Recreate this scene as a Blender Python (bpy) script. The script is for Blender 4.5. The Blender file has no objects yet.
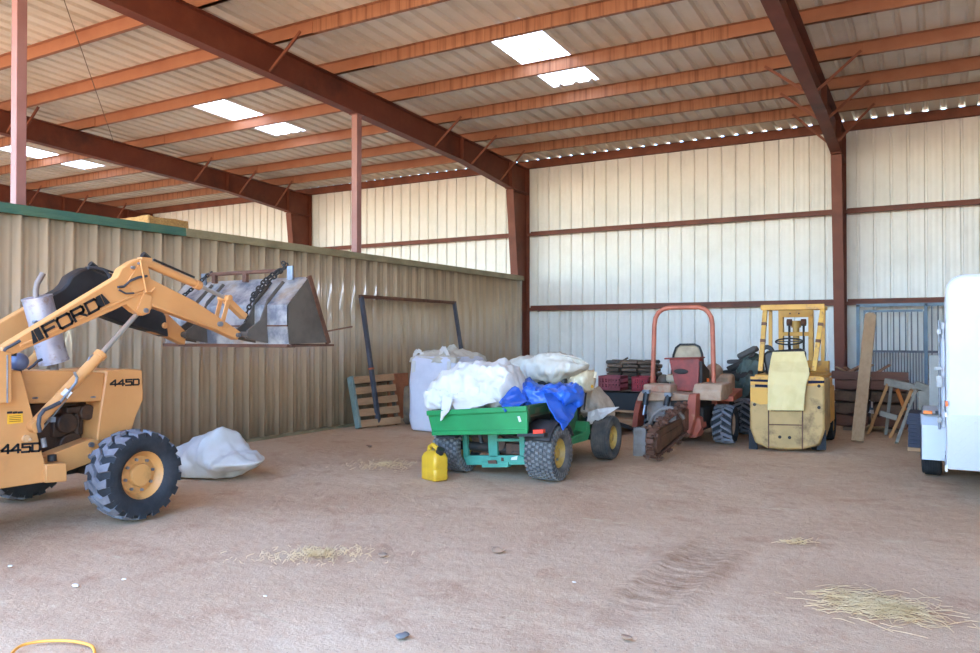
import bpy, bmesh, math, random
from mathutils import Vector, Matrix, Euler, noise
random.seed(7)
S = bpy.context.scene
COL = S.collection
PI = math.pi
V = Vector
# ------------------------------------------------------------------ camera (solved from the building's lines)
FPX, YAW, PITCH = 780.6, -0.5226, 0.0111
CAM = V((9.08, -17.65, 1.584))
def ray(x, y):
    x -= 490; y -= 326.5
    r, u, f = x/FPX, -y/FPX, 1.0
    s, c = math.sin(PITCH), math.cos(PITCH)
    f2 = f*c-u*s; u2 = f*s+u*c
    s, c = math.sin(YAW), math.cos(YAW)
    return V((r*c+f2*s, -r*s+f2*c, u2))
# survey helpers: where a sight line meets a plane of the building
def atX(x, y, X): d = ray(x, y); return CAM+d*((X-CAM.x)/d.x)
def atY(x, y, Y): d = ray(x, y); return CAM+d*((Y-CAM.y)/d.y)
def atZ(x, y, Z=0): d = ray(x, y); return CAM+d*((Z-CAM.z)/d.z)
cd = bpy.data.cameras.new('camera'); cam = bpy.data.objects.new('camera', cd); COL.objects.link(cam)
cam.location = CAM; cam.rotation_euler = (PI/2+PITCH, 0, -YAW)
cd.sensor_width = 36; cd.lens = FPX/980*36; cd.clip_start = .05; cd.clip_end = 500
S.camera = cam
# ------------------------------------------------------------------ mesh builder
class B:
    def __init__(s): s.bm = bmesh.new()
    def box(s, c, d, R=None, tx=1, ty=1):
        c = V(c); vs = []
        for z in (-1, 1):
            kx, ky = (tx, ty) if z > 0 else (1, 1)
            for (x, y) in ((-1, -1), (1, -1), (1, 1), (-1, 1)):
                p = V((x*d[0]/2*kx, y*d[1]/2*ky, z*d[2]/2))
                if R is not None: p = R @ p
                vs.append(s.bm.verts.new(c+p))
        for f in ((3, 2, 1, 0), (4, 5, 6, 7), (0, 1, 5, 4), (1, 2, 6, 5), (2, 3, 7, 6), (3, 0, 4, 7)):
            s.bm.faces.new([vs[i] for i in f])
        return s
    def span(s, a, b):   # box from corner to corner
        a, b = V(a), V(b); return s.box((a+b)/2, (abs(b.x-a.x), abs(b.y-a.y), abs(b.z-a.z)))
    def beam(s, p0, p1, w, h, up=(0, 0, 1)):
        p0, p1 = V(p0), V(p1); z = (p1-p0); L = z.length; z.normalize()
        u = V(up); x = u.cross(z)
        if x.length < 1e-4: x = V((1, 0, 0)).cross(z)
        x.normalize(); y = z.cross(x)
        R = Matrix((x, y, z)).transposed()
        return s.box((p0+p1)/2, (w, h, L), R)
    def prism(s, pts, off):
        off = V(off); a = [s.bm.verts.new(V(p)) for p in pts]; b = [s.bm.verts.new(V(p)+off) for p in pts]
        n = len(pts); s.bm.faces.new(a[::-1]); s.bm.faces.new(b)
        for i in range(n): s.bm.faces.new((a[i], a[(i+1) % n], b[(i+1) % n], b[i]))
        return s
    def cyl(s, p0, p1, r0, r1=None, n=18, caps=True):
        if r1 is None: r1 = r0
        p0, p1 = V(p0), V(p1); z = (p1-p0).normalized(); x = z.orthogonal().normalized(); y = z.cross(x)
        A = []; Bv = []
        for i in range(n):
            a = 2*PI*i/n; d = x*math.cos(a)+y*math.sin(a)
            A.append(s.bm.verts.new(p0+d*r0)); Bv.append(s.bm.verts.new(p1+d*r1))
        for i in range(n): s.bm.faces.new((A[i], A[(i+1) % n], Bv[(i+1) % n], Bv[i]))
        if caps: s.bm.faces.new(A[::-1]); s.bm.faces.new(Bv)
        return s
    def tube(s, pts, r, n=10, closed=False):
        pts = [V(p) for p in pts]; N = len(pts); rings = []; x = None
        for i, p in enumerate(pts):
            if closed: t = pts[(i+1) % N]-pts[i-1]
            else: t = pts[min(i+1, N-1)]-pts[max(i-1, 0)]
            t.normalize()
            x = t.orthogonal().normalized() if x is None else (x-t*x.dot(t)).normalized()
            y = t.cross(x); rr = r[i] if isinstance(r, (list, tuple)) else r
            rings.append([s.bm.verts.new(p+(x*math.cos(2*PI*k/n)+y*math.sin(2*PI*k/n))*rr) for k in range(n)])
        for i in range(N if closed else N-1):
            a, b = rings[i], rings[(i+1) % N]
            for k in range(n): s.bm.faces.new((a[k], a[(k+1) % n], b[(k+1) % n], b[k]))
        if not closed: s.bm.faces.new(rings[0][::-1]); s.bm.faces.new(rings[-1])
        return s
    def lathe(s, prof, M=None, n=40, closed=False):
        M = M or Matrix(); rings = []
        for (r, h) in prof:
            if r < 1e-6: rings.append([s.bm.verts.new(M @ V((0, 0, h)))])
            else: rings.append([s.bm.verts.new(M @ V((r*math.cos(2*PI*k/n), r*math.sin(2*PI*k/n), h))) for k in range(n)])
        N = len(rings)
        for i in range(N if closed else N-1):
            a, b = rings[i], rings[(i+1) % N]
            for k in range(n):
                q = []
                for v in (a[k % len(a)], a[(k+1) % len(a)], b[(k+1) % len(b)], b[k % len(b)]):
                    if v not in q: q.append(v)
                if len(q) > 2: s.bm.faces.new(q)
        return s
    def grid(s, f, nu, nv, cu=False):
        g = [[s.bm.verts.new(f(i/nu, j/nv)) for j in range(nv+1)] for i in range(nu if cu else nu+1)]
        m = len(g)
        for i in range(nu):
            for j in range(nv): s.bm.faces.new((g[i][j], g[(i+1) % m][j], g[(i+1) % m][j+1], g[i][j+1]))
        return s
    def ball(s, c, r, n=16, m=10, f=None):
        c = V(c); r = (r, r, r) if not isinstance(r, (tuple, list)) else r
        T = s.bm.verts.new(c+V((0, 0, r[2]))); Bt = s.bm.verts.new(c-V((0, 0, r[2]))); R = []
        for j in range(1, m):
            ph = PI*j/m
            R.append([s.bm.verts.new(c+V((r[0]*math.sin(ph)*math.cos(2*PI*i/n), r[1]*math.sin(ph)*math.sin(2*PI*i/n), r[2]*math.cos(ph)))) for i in range(n)])
        for i in range(n):
            k = (i+1) % n; s.bm.faces.new((T, R[0][i], R[0][k])); s.bm.faces.new((Bt, R[-1][k], R[-1][i]))
            for j in range(m-2): s.bm.faces.new((R[j][i], R[j+1][i], R[j+1][k], R[j][k]))
        return s
    def jitter(s, a, sc=3.0, seed=0.0):
        for v in s.bm.verts: v.co += noise.noise_vector(v.co*sc+V((seed, seed*1.7, 0)))*a
        return s
WM = {}
def finish(o, b, m, angle=32, bev=0, solid=0, sub=0):
    me = o.data; bmesh.ops.recalc_face_normals(b.bm, faces=b.bm.faces); b.bm.to_mesh(me); b.bm.free()
    for p in me.polygons: p.use_smooth = True
    me.set_sharp_from_angle(angle=math.radians(angle))
    me.materials.append(m)
    if solid:
        q = o.modifiers.new('solid', 'SOLIDIFY'); q.thickness = solid; q.offset = 0
    if bev:
        q = o.modifiers.new('bevel', 'BEVEL'); q.width = bev; q.segments = 2; q.limit_method = 'ANGLE'; q.angle_limit = math.radians(40)
    if sub:
        q = o.modifiers.new('sub', 'SUBSURF'); q.levels = q.render_levels = sub
def islands(bm, gap=.004):
    """groups of geometry that stand apart from one another"""
    bm.verts.index_update(); n = len(bm.verts); par = list(range(n))
    def find(i):
        while par[i] != i: par[i] = par[par[i]]; i = par[i]
        return i
    for e in bm.edges:
        a, c = find(e.verts[0].index), find(e.verts[1].index)
        if a != c: par[a] = c
    comp = {}
    for v in bm.verts: comp.setdefault(find(v.index), []).append(v)
    C = []
    for vs in comp.values():
        lo = [min(v.co[i] for v in vs)-gap for i in range(3)]; hi = [max(v.co[i] for v in vs)+gap for i in range(3)]; C.append([lo, hi, vs])
    k = list(range(len(C)))
    def fk(i):
        while k[i] != i: k[i] = k[k[i]]; i = k[i]
        return i
    for i in range(len(C)):
        for j in range(i):
            a, c = C[i], C[j]
            if all(a[0][t] <= c[1][t] and c[0][t] <= a[1][t] for t in range(3)): k[fk(i)] = fk(j)
    G = {}
    for i, c in enumerate(C): G.setdefault(fk(i), []).extend(c[2])
    return list(G.values())
def pieces(b):
    g = islands(b.bm)
    if len(g) < 2: return [b]
    out = []
    for vs in sorted(g, key=len, reverse=True):
        keep = set(v.index for v in vs); nb = B(); nb.bm = b.bm.copy(); nb.bm.verts.ensure_lookup_table()
        bmesh.ops.delete(nb.bm, geom=[v for v in nb.bm.verts if v.index not in keep], context='VERTS'); out.append(nb)
    b.bm.free(); return out
def tag(o, label=None, cat=None, group=None, kind=None):
    if label: o['label'] = label
    if cat: o['category'] = cat
    if group: o['group'] = group
    if kind: o['kind'] = kind
    return o
def thing(name, label, cat, loc, rz=0, group=None):
    o = bpy.data.objects.new(name, None); COL.objects.link(o); o.empty_display_size = .2
    o.location = loc; o.rotation_euler = (0, 0, rz); WM[o] = Matrix.Translation(V(loc)) @ Matrix.Rotation(rz, 4, 'Z')
    return tag(o, label, cat, group)
def part(parent, name, b, m, local=False, label=None, kind=None, split=True, **k):   # one mesh under its thing (pieces that stand apart become parts of their own)
    if split and not kind:
        bs = pieces(b)
        if len(bs) > 1: return [part(parent, name, x, m, local, label, kind, False, **k) for x in bs][0]
        b = bs[0]
    o = bpy.data.objects.new(name, bpy.data.meshes.new(name)); COL.objects.link(o); o.parent = parent
    WM[o] = WM[parent]
    if not local: bmesh.ops.transform(b.bm, matrix=WM[parent].inverted(), verts=b.bm.verts)
    finish(o, b, m, **k); return tag(o, label, kind=kind)
def solo(name, b, m, label=None, cat=None, group=None, kind=None, split=True, **k):  # a thing that is one mesh, origin at its base
    o = bpy.data.objects.new(name, bpy.data.meshes.new(name)); COL.objects.link(o)
    vs = [v.co for v in b.bm.verts]
    lo = V([min(v[i] for v in vs) for i in range(3)]); hi = V([max(v[i] for v in vs) for i in range(3)])
    c = V(((lo.x+hi.x)/2, (lo.y+hi.y)/2, lo.z)); bmesh.ops.translate(b.bm, vec=-c, verts=b.bm.verts)
    o.location = c; WM[o] = Matrix.Translation(c); finish(o, b, m, **k); return tag(o, label, cat, group, kind)
def struct(name, b, m, label=None, split=False, **k):
    if split:
        bs = pieces(b)
        if len(bs) > 1: return [struct(name, x, m, label, **k) for x in bs][0]
        b = bs[0]
    return solo(name, b, m, label, kind='structure', **k)
def dup(o, loc=None, rz=None, label=None, parent=None, scale=None):
    c = o.copy(); COL.objects.link(c)
    if parent: c.parent = parent
    if loc is not None: c.location = loc
    if rz is not None: c.rotation_euler = (0, 0, rz)
    if scale is not None: c.scale = scale
    if label: c['label'] = label
    for ch in [x for x in o.children]: dup(ch, parent=c)
    return c
# ------------------------------------------------------------------ materials
def lin(h):
    h = h.lstrip('#'); r = []
    for i in (0, 2, 4):
        v = int(h[i:i+2], 16)/255; r.append(v/12.92 if v <= .04045 else ((v+.055)/1.055)**2.4)
    return tuple(r)+(1,)
def mat(name, col, rough=.6, metal=0, col2=None, sc=4, lo=.42, hi=.62, bump=0, bsc=40, stretch=(1, 1, 1), col3=None, sc3=1.2, lo3=.55, hi3=.7, spec=.5, detail=6, coat=0):
    m = bpy.data.materials.new(name); m.use_nodes = True; nt = m.node_tree; N = nt.nodes; L = nt.links
    p = N['Principled BSDF']; p.inputs['Roughness'].default_value = rough; p.inputs['Metallic'].default_value = metal
    p.inputs['Specular IOR Level'].default_value = spec
    if coat: p.inputs['Coat Weight'].default_value = coat; p.inputs['Coat Roughness'].default_value = .13; p.inputs['Coat IOR'].default_value = 2.2
    c = lin(col); p.inputs['Base Color'].default_value = c
    tc = N.new('ShaderNodeTexCoord'); mp = N.new('ShaderNodeMapping'); mp.inputs['Scale'].default_value = stretch
    L.new(tc.outputs['Object'], mp.inputs['Vector'])
    out = None
    def layer(prev, c2, s, a, b):
        nz = N.new('ShaderNodeTexNoise'); nz.inputs['Scale'].default_value = s; nz.inputs['Detail'].default_value = detail
        nz.inputs['Roughness'].default_value = .62
        L.new(mp.outputs[0], nz.inputs['Vector'])
        mr = N.new('ShaderNodeMapRange'); mr.inputs[1].default_value = a; mr.inputs[2].default_value = b; L.new(nz.outputs[0], mr.inputs[0])
        mx = N.new('ShaderNodeMix'); mx.data_type = 'RGBA'; L.new(mr.outputs[0], mx.inputs[0])
        if prev is None: mx.inputs[6].default_value = c
        else: L.new(prev, mx.inputs[6])
        mx.inputs[7].default_value = lin(c2); return mx.outputs[2]
    if col2: out = layer(out, col2, sc, lo, hi)
    if col3: out = layer(out, col3, sc3, lo3, hi3)
    if out is not None: L.new(out, p.inputs['Base Color'])
    if bump:
        nz = N.new('ShaderNodeTexNoise'); nz.inputs['Scale'].default_value = bsc; nz.inputs['Detail'].default_value = 5
        L.new(mp.outputs[0], nz.inputs['Vector'])
        bp = N.new('ShaderNodeBump'); bp.inputs['Strength'].default_value = bump; bp.inputs['Distance'].default_value = .02
        L.new(nz.outputs[0], bp.inputs['Height']); L.new(bp.outputs[0], p.inputs['Normal'])
    return m
# ------------------------------------------------------------------ light: sunny sky over the open front of the shed
w = bpy.data.worlds.new('sky'); S.world = w; w.use_nodes = True
sky = w.node_tree.nodes.new('ShaderNodeTexSky'); sky.sky_type = 'NISHITA'; sky.sun_disc = False
SUN_EL, SUN_AZ = math.radians(75), math.radians(195)
sky.sun_elevation = SUN_EL; sky.sun_rotation = SUN_AZ; sky.dust_density = .6; sky.ozone_density = 2.0; sky.altitude = 400
bg = w.node_tree.nodes['Background']; hs = w.node_tree.nodes.new('ShaderNodeHueSaturation'); hs.inputs['Saturation'].default_value = 1.2
w.node_tree.links.new(sky.outputs[0], hs.inputs['Color']); w.node_tree.links.new(hs.outputs[0], bg.inputs[0]); bg.inputs[1].default_value = .82
sl = bpy.data.lights.new('sun', 'SUN'); sun = bpy.data.objects.new('sun', sl); COL.objects.link(sun)
sl.energy = 6.6; sl.angle = .009; sl.color = (1, .94, .84)
sd = V((math.sin(SUN_AZ)*math.cos(SUN_EL), math.cos(SUN_AZ)*math.cos(SUN_EL), math.sin(SUN_EL)))
sun.rotation_euler = sd.to_track_quat('Z', 'Y').to_euler(); sun.location = (0, -30, 30)
S.view_settings.view_transform = 'Standard'; S.view_settings.look = 'None'; S.view_settings.gamma = 1
S.view_settings.use_curve_mapping = False; S.view_settings.exposure = 1.55
S.cycles.use_denoising = True; S.cycles.max_bounces = 14; S.cycles.diffuse_bounces = 8; S.cycles.glossy_bounces = 4
S.cycles.sample_clamp_indirect = 6
# ================================================================== THE SHED
ZB = lambda y: 5.785-.038*y            # underside of the purlins (= top of the rafters)
BAY = 7.33
XL, XR, YF = -22.1, 17.0, -18.2
M_wall = mat('white_wall_sheet', '#dedbd6', .45, 0, '#d3d0ca', 1.2, .45, .7, bump=.04, bsc=1.5)
M_roof = mat('roof_sheet', '#d2cabd', .5, 0, '#c2b7a6', .9, .45, .7)
M_part = mat('tan_partition_sheet', '#af987b', .42, 0, '#a38c70', 1.0, .4, .65, bump=.02, bsc=2, coat=1)
M_red = mat('red_oxide_steel', '#642d1b', .6, 0, '#6f3723', 2.5, .45, .65, col3='#4b2114', sc3=.9)
M_purl = mat('primer_purlin', '#98664b', .6, 0, '#8a583f', 1.4, .4, .7)
M_streak = mat('streaked_purlin', '#96674c', .65, 0, '#744831', 3.2, .46, .62, stretch=(3.2, 1, .12), col3='#b08565', sc3=5, lo3=.58, hi3=.75)
M_post = mat('pink_primer_post', '#91665f', .55, 0, '#845750', 1.6, .4, .7)
M_green = mat('green_cap_trim', '#375c4e', .5, 0, '#50684f', 1.5, .45, .7)
M_tan = mat('tan_cap_trim', '#8d8062', .5, 0, '#776b4f', 2)
def rib_profile(a, b, pitch, h, base, top, phase=0.0, minor=.006):
    pts = [(a, 0)]; k = math.ceil((a-phase)/pitch)
    while phase+k*pitch < b-base/2:
        c = phase+k*pitch; k += 1
        if c-base/2 <= a: continue
        pts += [(c-base/2, 0), (c-top/2, h), (c+top/2, h), (c+base/2, 0)]
        for q in (1/3, 2/3):
            d = c+pitch*q
            if minor and d+.03 < b: pts += [(d-.025, 0), (d-.012, minor), (d+.012, minor), (d+.025, 0)]
    pts.append((b, 0)); return pts
def sheet(prof, f0, f1):
    b = B(); A = [(b.bm.verts.new(f0(*q)), b.bm.verts.new(f1(*q))) for q in prof]
    for p, q in zip(A, A[1:]): b.bm.faces.new((p[0], q[0], q[1], p[1]))
    return b
# ---- ground
def ground_mat():
    m = bpy.data.materials.new('dirt'); m.use_nodes = True; nt = m.node_tree; N, L = nt.nodes, nt.links; p = N['Principled BSDF']
    p.inputs['Roughness'].default_value = .95; p.inputs['Specular IOR Level'].default_value = .15
    tc = N.new('ShaderNodeTexCoord')
    def nz(s, d=8, r=.6, st=None):
        n = N.new('ShaderNodeTexNoise'); n.inputs['Scale'].default_value = s; n.inputs['Detail'].default_value = d; n.inputs['Roughness'].default_value = r
        if st:
            mp = N.new('ShaderNodeMapping'); mp.inputs['Scale'].default_value = st; mp.inputs['Rotation'].default_value = (0, 0, .5)
            L.new(tc.outputs['Object'], mp.inputs[0]); L.new(mp.outputs[0], n.inputs[0])
        else: L.new(tc.outputs['Object'], n.inputs[0])
        return n.outputs[0]
    def rng(x, a, b):
        r = N.new('ShaderNodeMapRange'); r.inputs[1].default_value = a; r.inputs[2].default_value = b; L.new(x, r.inputs[0]); return r.outputs[0]
    def mix(f, a, b):
        x = N.new('ShaderNodeMix'); x.data_type = 'RGBA'; L.new(f, x.inputs[0])
        for k, c in ((6, a), (7, b)):
            if isinstance(c, str): x.inputs[k].default_value = lin(c)
            else: L.new(c, x.inputs[k])
        return x.outputs[2]
    c = mix(rng(nz(.55), .38, .66), '#bd9b7b', '#ccad8e')
    c = mix(rng(nz(2.2, 8, .7), .5, .72), c, '#ad8667')
    c = mix(rng(nz(9, 6, .7), .56, .74), c, '#ceb08e')
    c = mix(rng(nz(38, 4, .7), .6, .72), c, '#8f7058')
    c = mix(rng(nz(1.3, 9, .7, (1, 3, 1)), .62, .72), c, '#cdb995')
    c = mix(rng(nz(110, 2, .5), .66, .7), c, '#d9c6a4')
    c = mix(rng(nz(60, 4, .6), .66, .74), c, '#8f6d54')
    ge = N.new('ShaderNodeNewGeometry'); a_, e_ = TRK0, TRK1; d_ = (e_-a_); L_ = d_.length; d_ = d_/L_
    def dot(vx, vy, off):
        sx = N.new('ShaderNodeVectorMath'); sx.operation = 'DOT_PRODUCT'; L.new(ge.outputs['Position'], sx.inputs[0]); sx.inputs[1].default_value = (vx, vy, 0)
        m_ = N.new('ShaderNodeMath'); m_.operation = 'SUBTRACT'; L.new(sx.outputs['Value'], m_.inputs[0]); m_.inputs[1].default_value = off; return m_.outputs[0]
    def op(o, x, y=None):
        m_ = N.new('ShaderNodeMath'); m_.operation = o
        for k, q in enumerate((x, y)):
            if q is None: continue
            if isinstance(q, (int, float)): m_.inputs[k].default_value = q
            else: L.new(q, m_.inputs[k])
        return m_.outputs[0]
    t_ = dot(d_.x, d_.y, a_.x*d_.x+a_.y*d_.y); s_ = op('ABSOLUTE', dot(-d_.y, d_.x, -a_.x*d_.y+a_.y*d_.x))
    mk = op('MULTIPLY', rng(s_, .34, .16), op('MULTIPLY', rng(t_, -.25, .15), rng(t_, L_+.4, L_-.2)))
    mk = op('MULTIPLY', mk, rng(nz(5, 8, .75, (1, 5, 1)), .42, .6)); mk = op('MULTIPLY', mk, .75)
    c = mix(mk, c, '#8a6548')
    L.new(c, p.inputs['Base Color'])
    b1 = N.new('ShaderNodeBump'); b1.inputs['Strength'].default_value = .38; b1.inputs['Distance'].default_value = .05
    L.new(nz(7, 10, .68), b1.inputs['Height'])
    b2 = N.new('ShaderNodeBump'); b2.inputs['Strength'].default_value = .45; b2.inputs['Distance'].default_value = .012
    L.new(nz(55, 4, .7), b2.inputs['Height']); L.new(b1.outputs[0], b2.inputs['Normal']); L.new(b2.outputs[0], p.inputs['Normal'])
    return m
TRK0, TRK1 = atZ(715, 545), atZ(640, 606)      # tyre tracks scuffed into the dirt
M_dirt = ground_mat()
def gz(x, y):
    z = .010*noise.noise(V((x*.9, y*.9, 0)))+.006*noise.noise(V((x*3.1, y*3.1, 4)))
    d = (TRK1-TRK0); L2 = d.length_squared; t = ((x-TRK0.x)*d.x+(y-TRK0.y)*d.y)/L2
    if -.25 < t < 1.25:
        n = V((-d.y, d.x, 0)).normalized(); s = (x-TRK0.x)*n.x+(y-TRK0.y)*n.y
        k = max(0, min(1, (t+.25)*4, (1.25-t)*4))
        z += k*(.02*math.exp(-((abs(s)-.2)/.045)**2)-.016*math.exp(-(s/.12)**2)*(.6+.4*math.sin(t*60+s*12)))
    return z-.012
b = B(); nx, ny = 200, 220
gx = [XL+.2+(XR-XL-.4)*i/60 for i in range(0, 31)]; gx = sorted(set([round(XL+.1+i*1.0, 3) for i in range(24)]+[round(1+.055*i, 4) for i in range(0, 200)]+[round(12+.5*i, 3) for i in range(1, 11)]))
gy = sorted(set([round(-16.6+.055*i, 4) for i in range(0, 212)]+[round(-4.9+.35*i, 4) for i in range(0, 15)]+[round(-20.2+.4*i, 3) for i in range(0, 9)]))
vs = [[b.bm.verts.new((x, y, gz(x, y) if (y > -16.6 and x > .6) else -.012)) for y in gy] for x in gx]
for i in range(len(gx)-1):
    for j in range(len(gy)-1): b.bm.faces.new((vs[i][j], vs[i+1][j], vs[i+1][j+1], vs[i][j+1]))
fl = struct('floor', b, M_dirt, 'reddish brown packed dirt floor of the shed'); 
b = B(); x0, x1, y0, y1 = gx[0], gx[-1], gy[0], gy[-1]
for (a, c) in (((-90, -120), (90, y0)), ((-90, y0), (x0, 40)), ((x1, y0), (90, 40)), ((x0, y1), (x1, 40))):
    b.bm.faces.new([b.bm.verts.new((p[0], p[1], -.012)) for p in (a, (c[0], a[1]), c, (a[0], c[1]))])
struct('ground', b, mat('sunlit_yard_dirt', '#c8945f', .95, 0, '#cf9f6c', .4), 'sunlit dirt yard outside')
# ---- back wall, end wall, partition
prof = rib_profile(XL, XR, .3048, .04, .062, .03, .02, .004)
struct('wall_back', sheet(prof, lambda u, h: V((u, h, -.02)), lambda u, h: V((u, h, 5.965))), M_wall, 'white ribbed sheet metal back wall')
prof = rib_profile(YF+2, 0, .3048, .032, .085, .03, 0, .005)
struct('wall_left', sheet(prof, lambda u, h: V((XL-h, u, -.02)), lambda u, h: V((XL-h, u, ZB(u)+.2))), M_wall, 'white ribbed sheet metal end wall')
prof = rib_profile(YF+2, 0, .3048, .032, .085, .03, 0, .005)
struct('wall_right', sheet(prof, lambda u, h: V((XR+h, u, -.02)), lambda u, h: V((XR+h, u, ZB(u)+.2))), M_wall, 'white ribbed sheet metal end wall')
prof = rib_profile(10.8, XR, .3048, .032, .085, .03, 0, .005)
struct('wall_front_added', sheet(prof, lambda u, h: V((u, YF-h, -.02)), lambda u, h: V((u, YF-h, ZB(YF)+.2))), M_wall, 'unseen white ribbed sheet metal front wall added to darken the right bay')  # unseen wall behind the camera, added to cut light reaching the right bay
prof = rib_profile(-16.6, -.47, .3048, .048, .118, .022, -12.696, .005)
struct('wall_partition', sheet(prof, lambda u, h: V((.1+h, u, -.02)), lambda u, h: V((.1+h, u, 2.96))), M_part, 'tan ribbed metal partition wall', solid=.003)
YG = atX(186, 232, .15).y
for nm, y0, y1, m in (('trim_1', -16.6, YG, M_green), ('trim_2', YG, -.46, M_tan)):
    b = B(); b.span((.03, y0, 2.955), (.155, y1, 3.05)); b.span((.146, y0, 2.935), (.162, y1, 2.99))
    struct(nm, b, m, 'green metal cap along the partition top' if nm == 'trim_1' else 'tan metal cap along the partition top', bev=.006)
b = B(); b.span((.0, -16.6, .55), (.095, -.5, .63)); struct('trim_3', b, M_red); b = B(); b.span((.0, -16.6, 1.9), (.095, -.5, 1.98)); struct('trim_3', b, M_red)
b = B(); b.span((.06, -16.6, -.02), (.155, -.47, .035)); struct('baseboard_partition', b, M_tan)
# ---- roof sheet with the translucent panels let in
YS0, YS1 = -7.36, -4.62
skx = [(2.93, 3.83), (-4.08, -3.18), (-11.34, -10.44), (2.93+BAY, 3.83+BAY)]
ph = 2.93
def roofpiece(x0, x1, y0, y1):
    pr = rib_profile(x0, x1, .3048, .045, .12, .05, ph+.45, .002)
    return sheet(pr, lambda u, h: V((u, y0, ZB(y0)+.2+h)), lambda u, h: V((u, y1, ZB(y1)+.2+h)))
bb = B()
def addsheet(s):
    me = bpy.data.meshes.new('tmp'); s.bm.to_mesh(me); bb.bm.from_mesh(me); bpy.data.meshes.remove(me); s.bm.free()
cur = XL
for (a, c) in sorted(skx):
    addsheet(roofpiece(cur, a, YF, -.01)); addsheet(roofpiece(a, c, YF, YS0)); addsheet(roofpiece(a, c, YS1, -.01)); cur = c
addsheet(roofpiece(cur, XR, YF, -.01))
struct('ceiling', bb, M_roof, 'ribbed metal roof sheeting seen from below')
mt = bpy.data.materials.new('translucent_panel'); mt.use_nodes = True; nt = mt.node_tree; nt.nodes.clear()
o_ = nt.nodes.new('ShaderNodeOutputMaterial'); tr = nt.nodes.new('ShaderNodeBsdfTranslucent'); df = nt.nodes.new('ShaderNodeBsdfDiffuse'); mx = nt.nodes.new('ShaderNodeMixShader')
mx.inputs[0].default_value = .3; df.inputs[0].default_value = (.8, .8, .76, 1)
nz = nt.nodes.new('ShaderNodeTexNoise'); nz.inputs['Scale'].default_value = 3; mp = nt.nodes.new('ShaderNodeMapping'); mp.inputs['Scale'].default_value = (5, .35, 1); tc = nt.nodes.new('ShaderNodeTexCoord')
nt.links.new(tc.outputs['Object'], mp.inputs[0]); nt.links.new(mp.outputs[0], nz.inputs[0])
rm = nt.nodes.new('ShaderNodeMapRange'); rm.inputs[1].default_value = .6; rm.inputs[2].default_value = .68; nt.links.new(nz.outputs[0], rm.inputs[0])
mc = nt.nodes.new('ShaderNodeMix'); mc.data_type = 'RGBA'; mc.inputs[6].default_value = (.86, .85, .8, 1); mc.inputs[7].default_value = (.30, .17, .035, 1); nt.links.new(rm.outputs[0], mc.inputs[0])
nt.links.new(mc.outputs[2], tr.inputs[0]); nt.links.new(tr.outputs[0], mx.inputs[1]); nt.links.new(df.outputs[0], mx.inputs[2]); nt.links.new(mx.outputs[0], o_.inputs[0])
for i, (a, c) in enumerate(skx):
    s = roofpiece(a, c, YS0, YS1); struct('window_%d' % (i+1), s, mt, 'translucent skylight panel let into the roof')
# ---- frames: tapered columns and rafters
def frame(X, k):
    # rafter
    bot = [(YF+.3, ZB(YF)-.43), (-11.6, 5.775), (-7.4, 5.593), (-3.2, 5.408), (-1.0, 5.186)]
    top = [(y, ZB(y)) for y in (-.06, YF+.3)]
    b = B(); b.prism([(X-.006, y, z) for y, z in bot]+[(X-.006, -.06, 5.15)]+[(X-.006, y, z) for y, z in top], (.012, 0, 0))
    for (p, q) in zip(bot, bot[1:]): b.beam((X, p[0], p[1]), (X, q[0], q[1]), .2, .014)
    b.beam((X, YF+.3, ZB(YF+.3)-.007), (X, -.06, ZB(-.06)-.007), .2, .014)
    for y, z0 in ((-3.2, 5.40), (-.98, 5.16), (-.1, 5.16)): b.span((X-.1, y-.01, z0), (X+.1, y+.01, ZB(y)-.005))
    b.beam((X, -.98, 5.17), (X, -.06, 5.17), .2, .014)
    struct('rafter', b, M_red, bev=.002)
    # column: outer flange on the wall line, inner flange tapering towards the floor
    yt, yb = -.92, -.34
    b = B(); b.prism([(X-.006, -.06, 0), (X-.006, yb, 0), (X-.006, yt, 5.15), (X-.006, -.06, 5.15)], (.012, 0, 0))
    b.beam((X, yb, 0), (X, yt, 5.15), .2, .014, up=(0, 1, 0)); b.span((X-.1, -.066, 0), (X+.1, -.05, 5.9))
    b.span((X-.1, yt, 5.13), (X+.1, -.06, 5.15)); b.span((X-.12, yb-.05, -.01), (X+.12, -.03, .02))
    struct('column', b, M_red, bev=.002)
    # bolts at the knee
for k, X in enumerate((-3*BAY+.12, -2*BAY, -BAY, 0, BAY, 2*BAY)): frame(X, k)
# ---- purlins (one per bay) with the lapped ends over each rafter
PY = [-1.48, -2.81, -4.27, -5.83, -7.41, -8.86, -10.26, -11.76, -13.26, -14.76, -16.26, -17.76]
def zee(x0, x1, y, dz=0, dy=0, hgt=.2):
    b = B(); z = ZB(y)+dz
    b.span((x0, y-.005+dy, z), (x1, y+.005+dy, z+hgt-.003)); b.span((x0, y-.06+dy, z+hgt-.011), (x1, y+dy, z+hgt-.003)); b.span((x0, y+dy, z), (x1, y+.065+dy, z+.008))
    b.span((x0, y+.057+dy, z), (x1, y+.065+dy, z+.02))
    return b
for y in PY:
    for k in range(-3, 3):
        x0, x1 = k*BAY, (k+1)*BAY
        if k == 2: x1 = XR-.1
        if y < -13.5 and k < -1: continue
        struct('purlin', zee(x0+.01, x1-.01, y), M_purl if k in (-1, 1, 2) else M_streak)
    for k in range(-2, 3):
        if y < -13.5 and k < -1: continue
        l = .75 if (k+int(-y*3)) % 2 else .95
        struct('purlin_lap', zee(k*BAY-l, k*BAY+l, y, dy=-.013, hgt=.195), M_purl)
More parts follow.
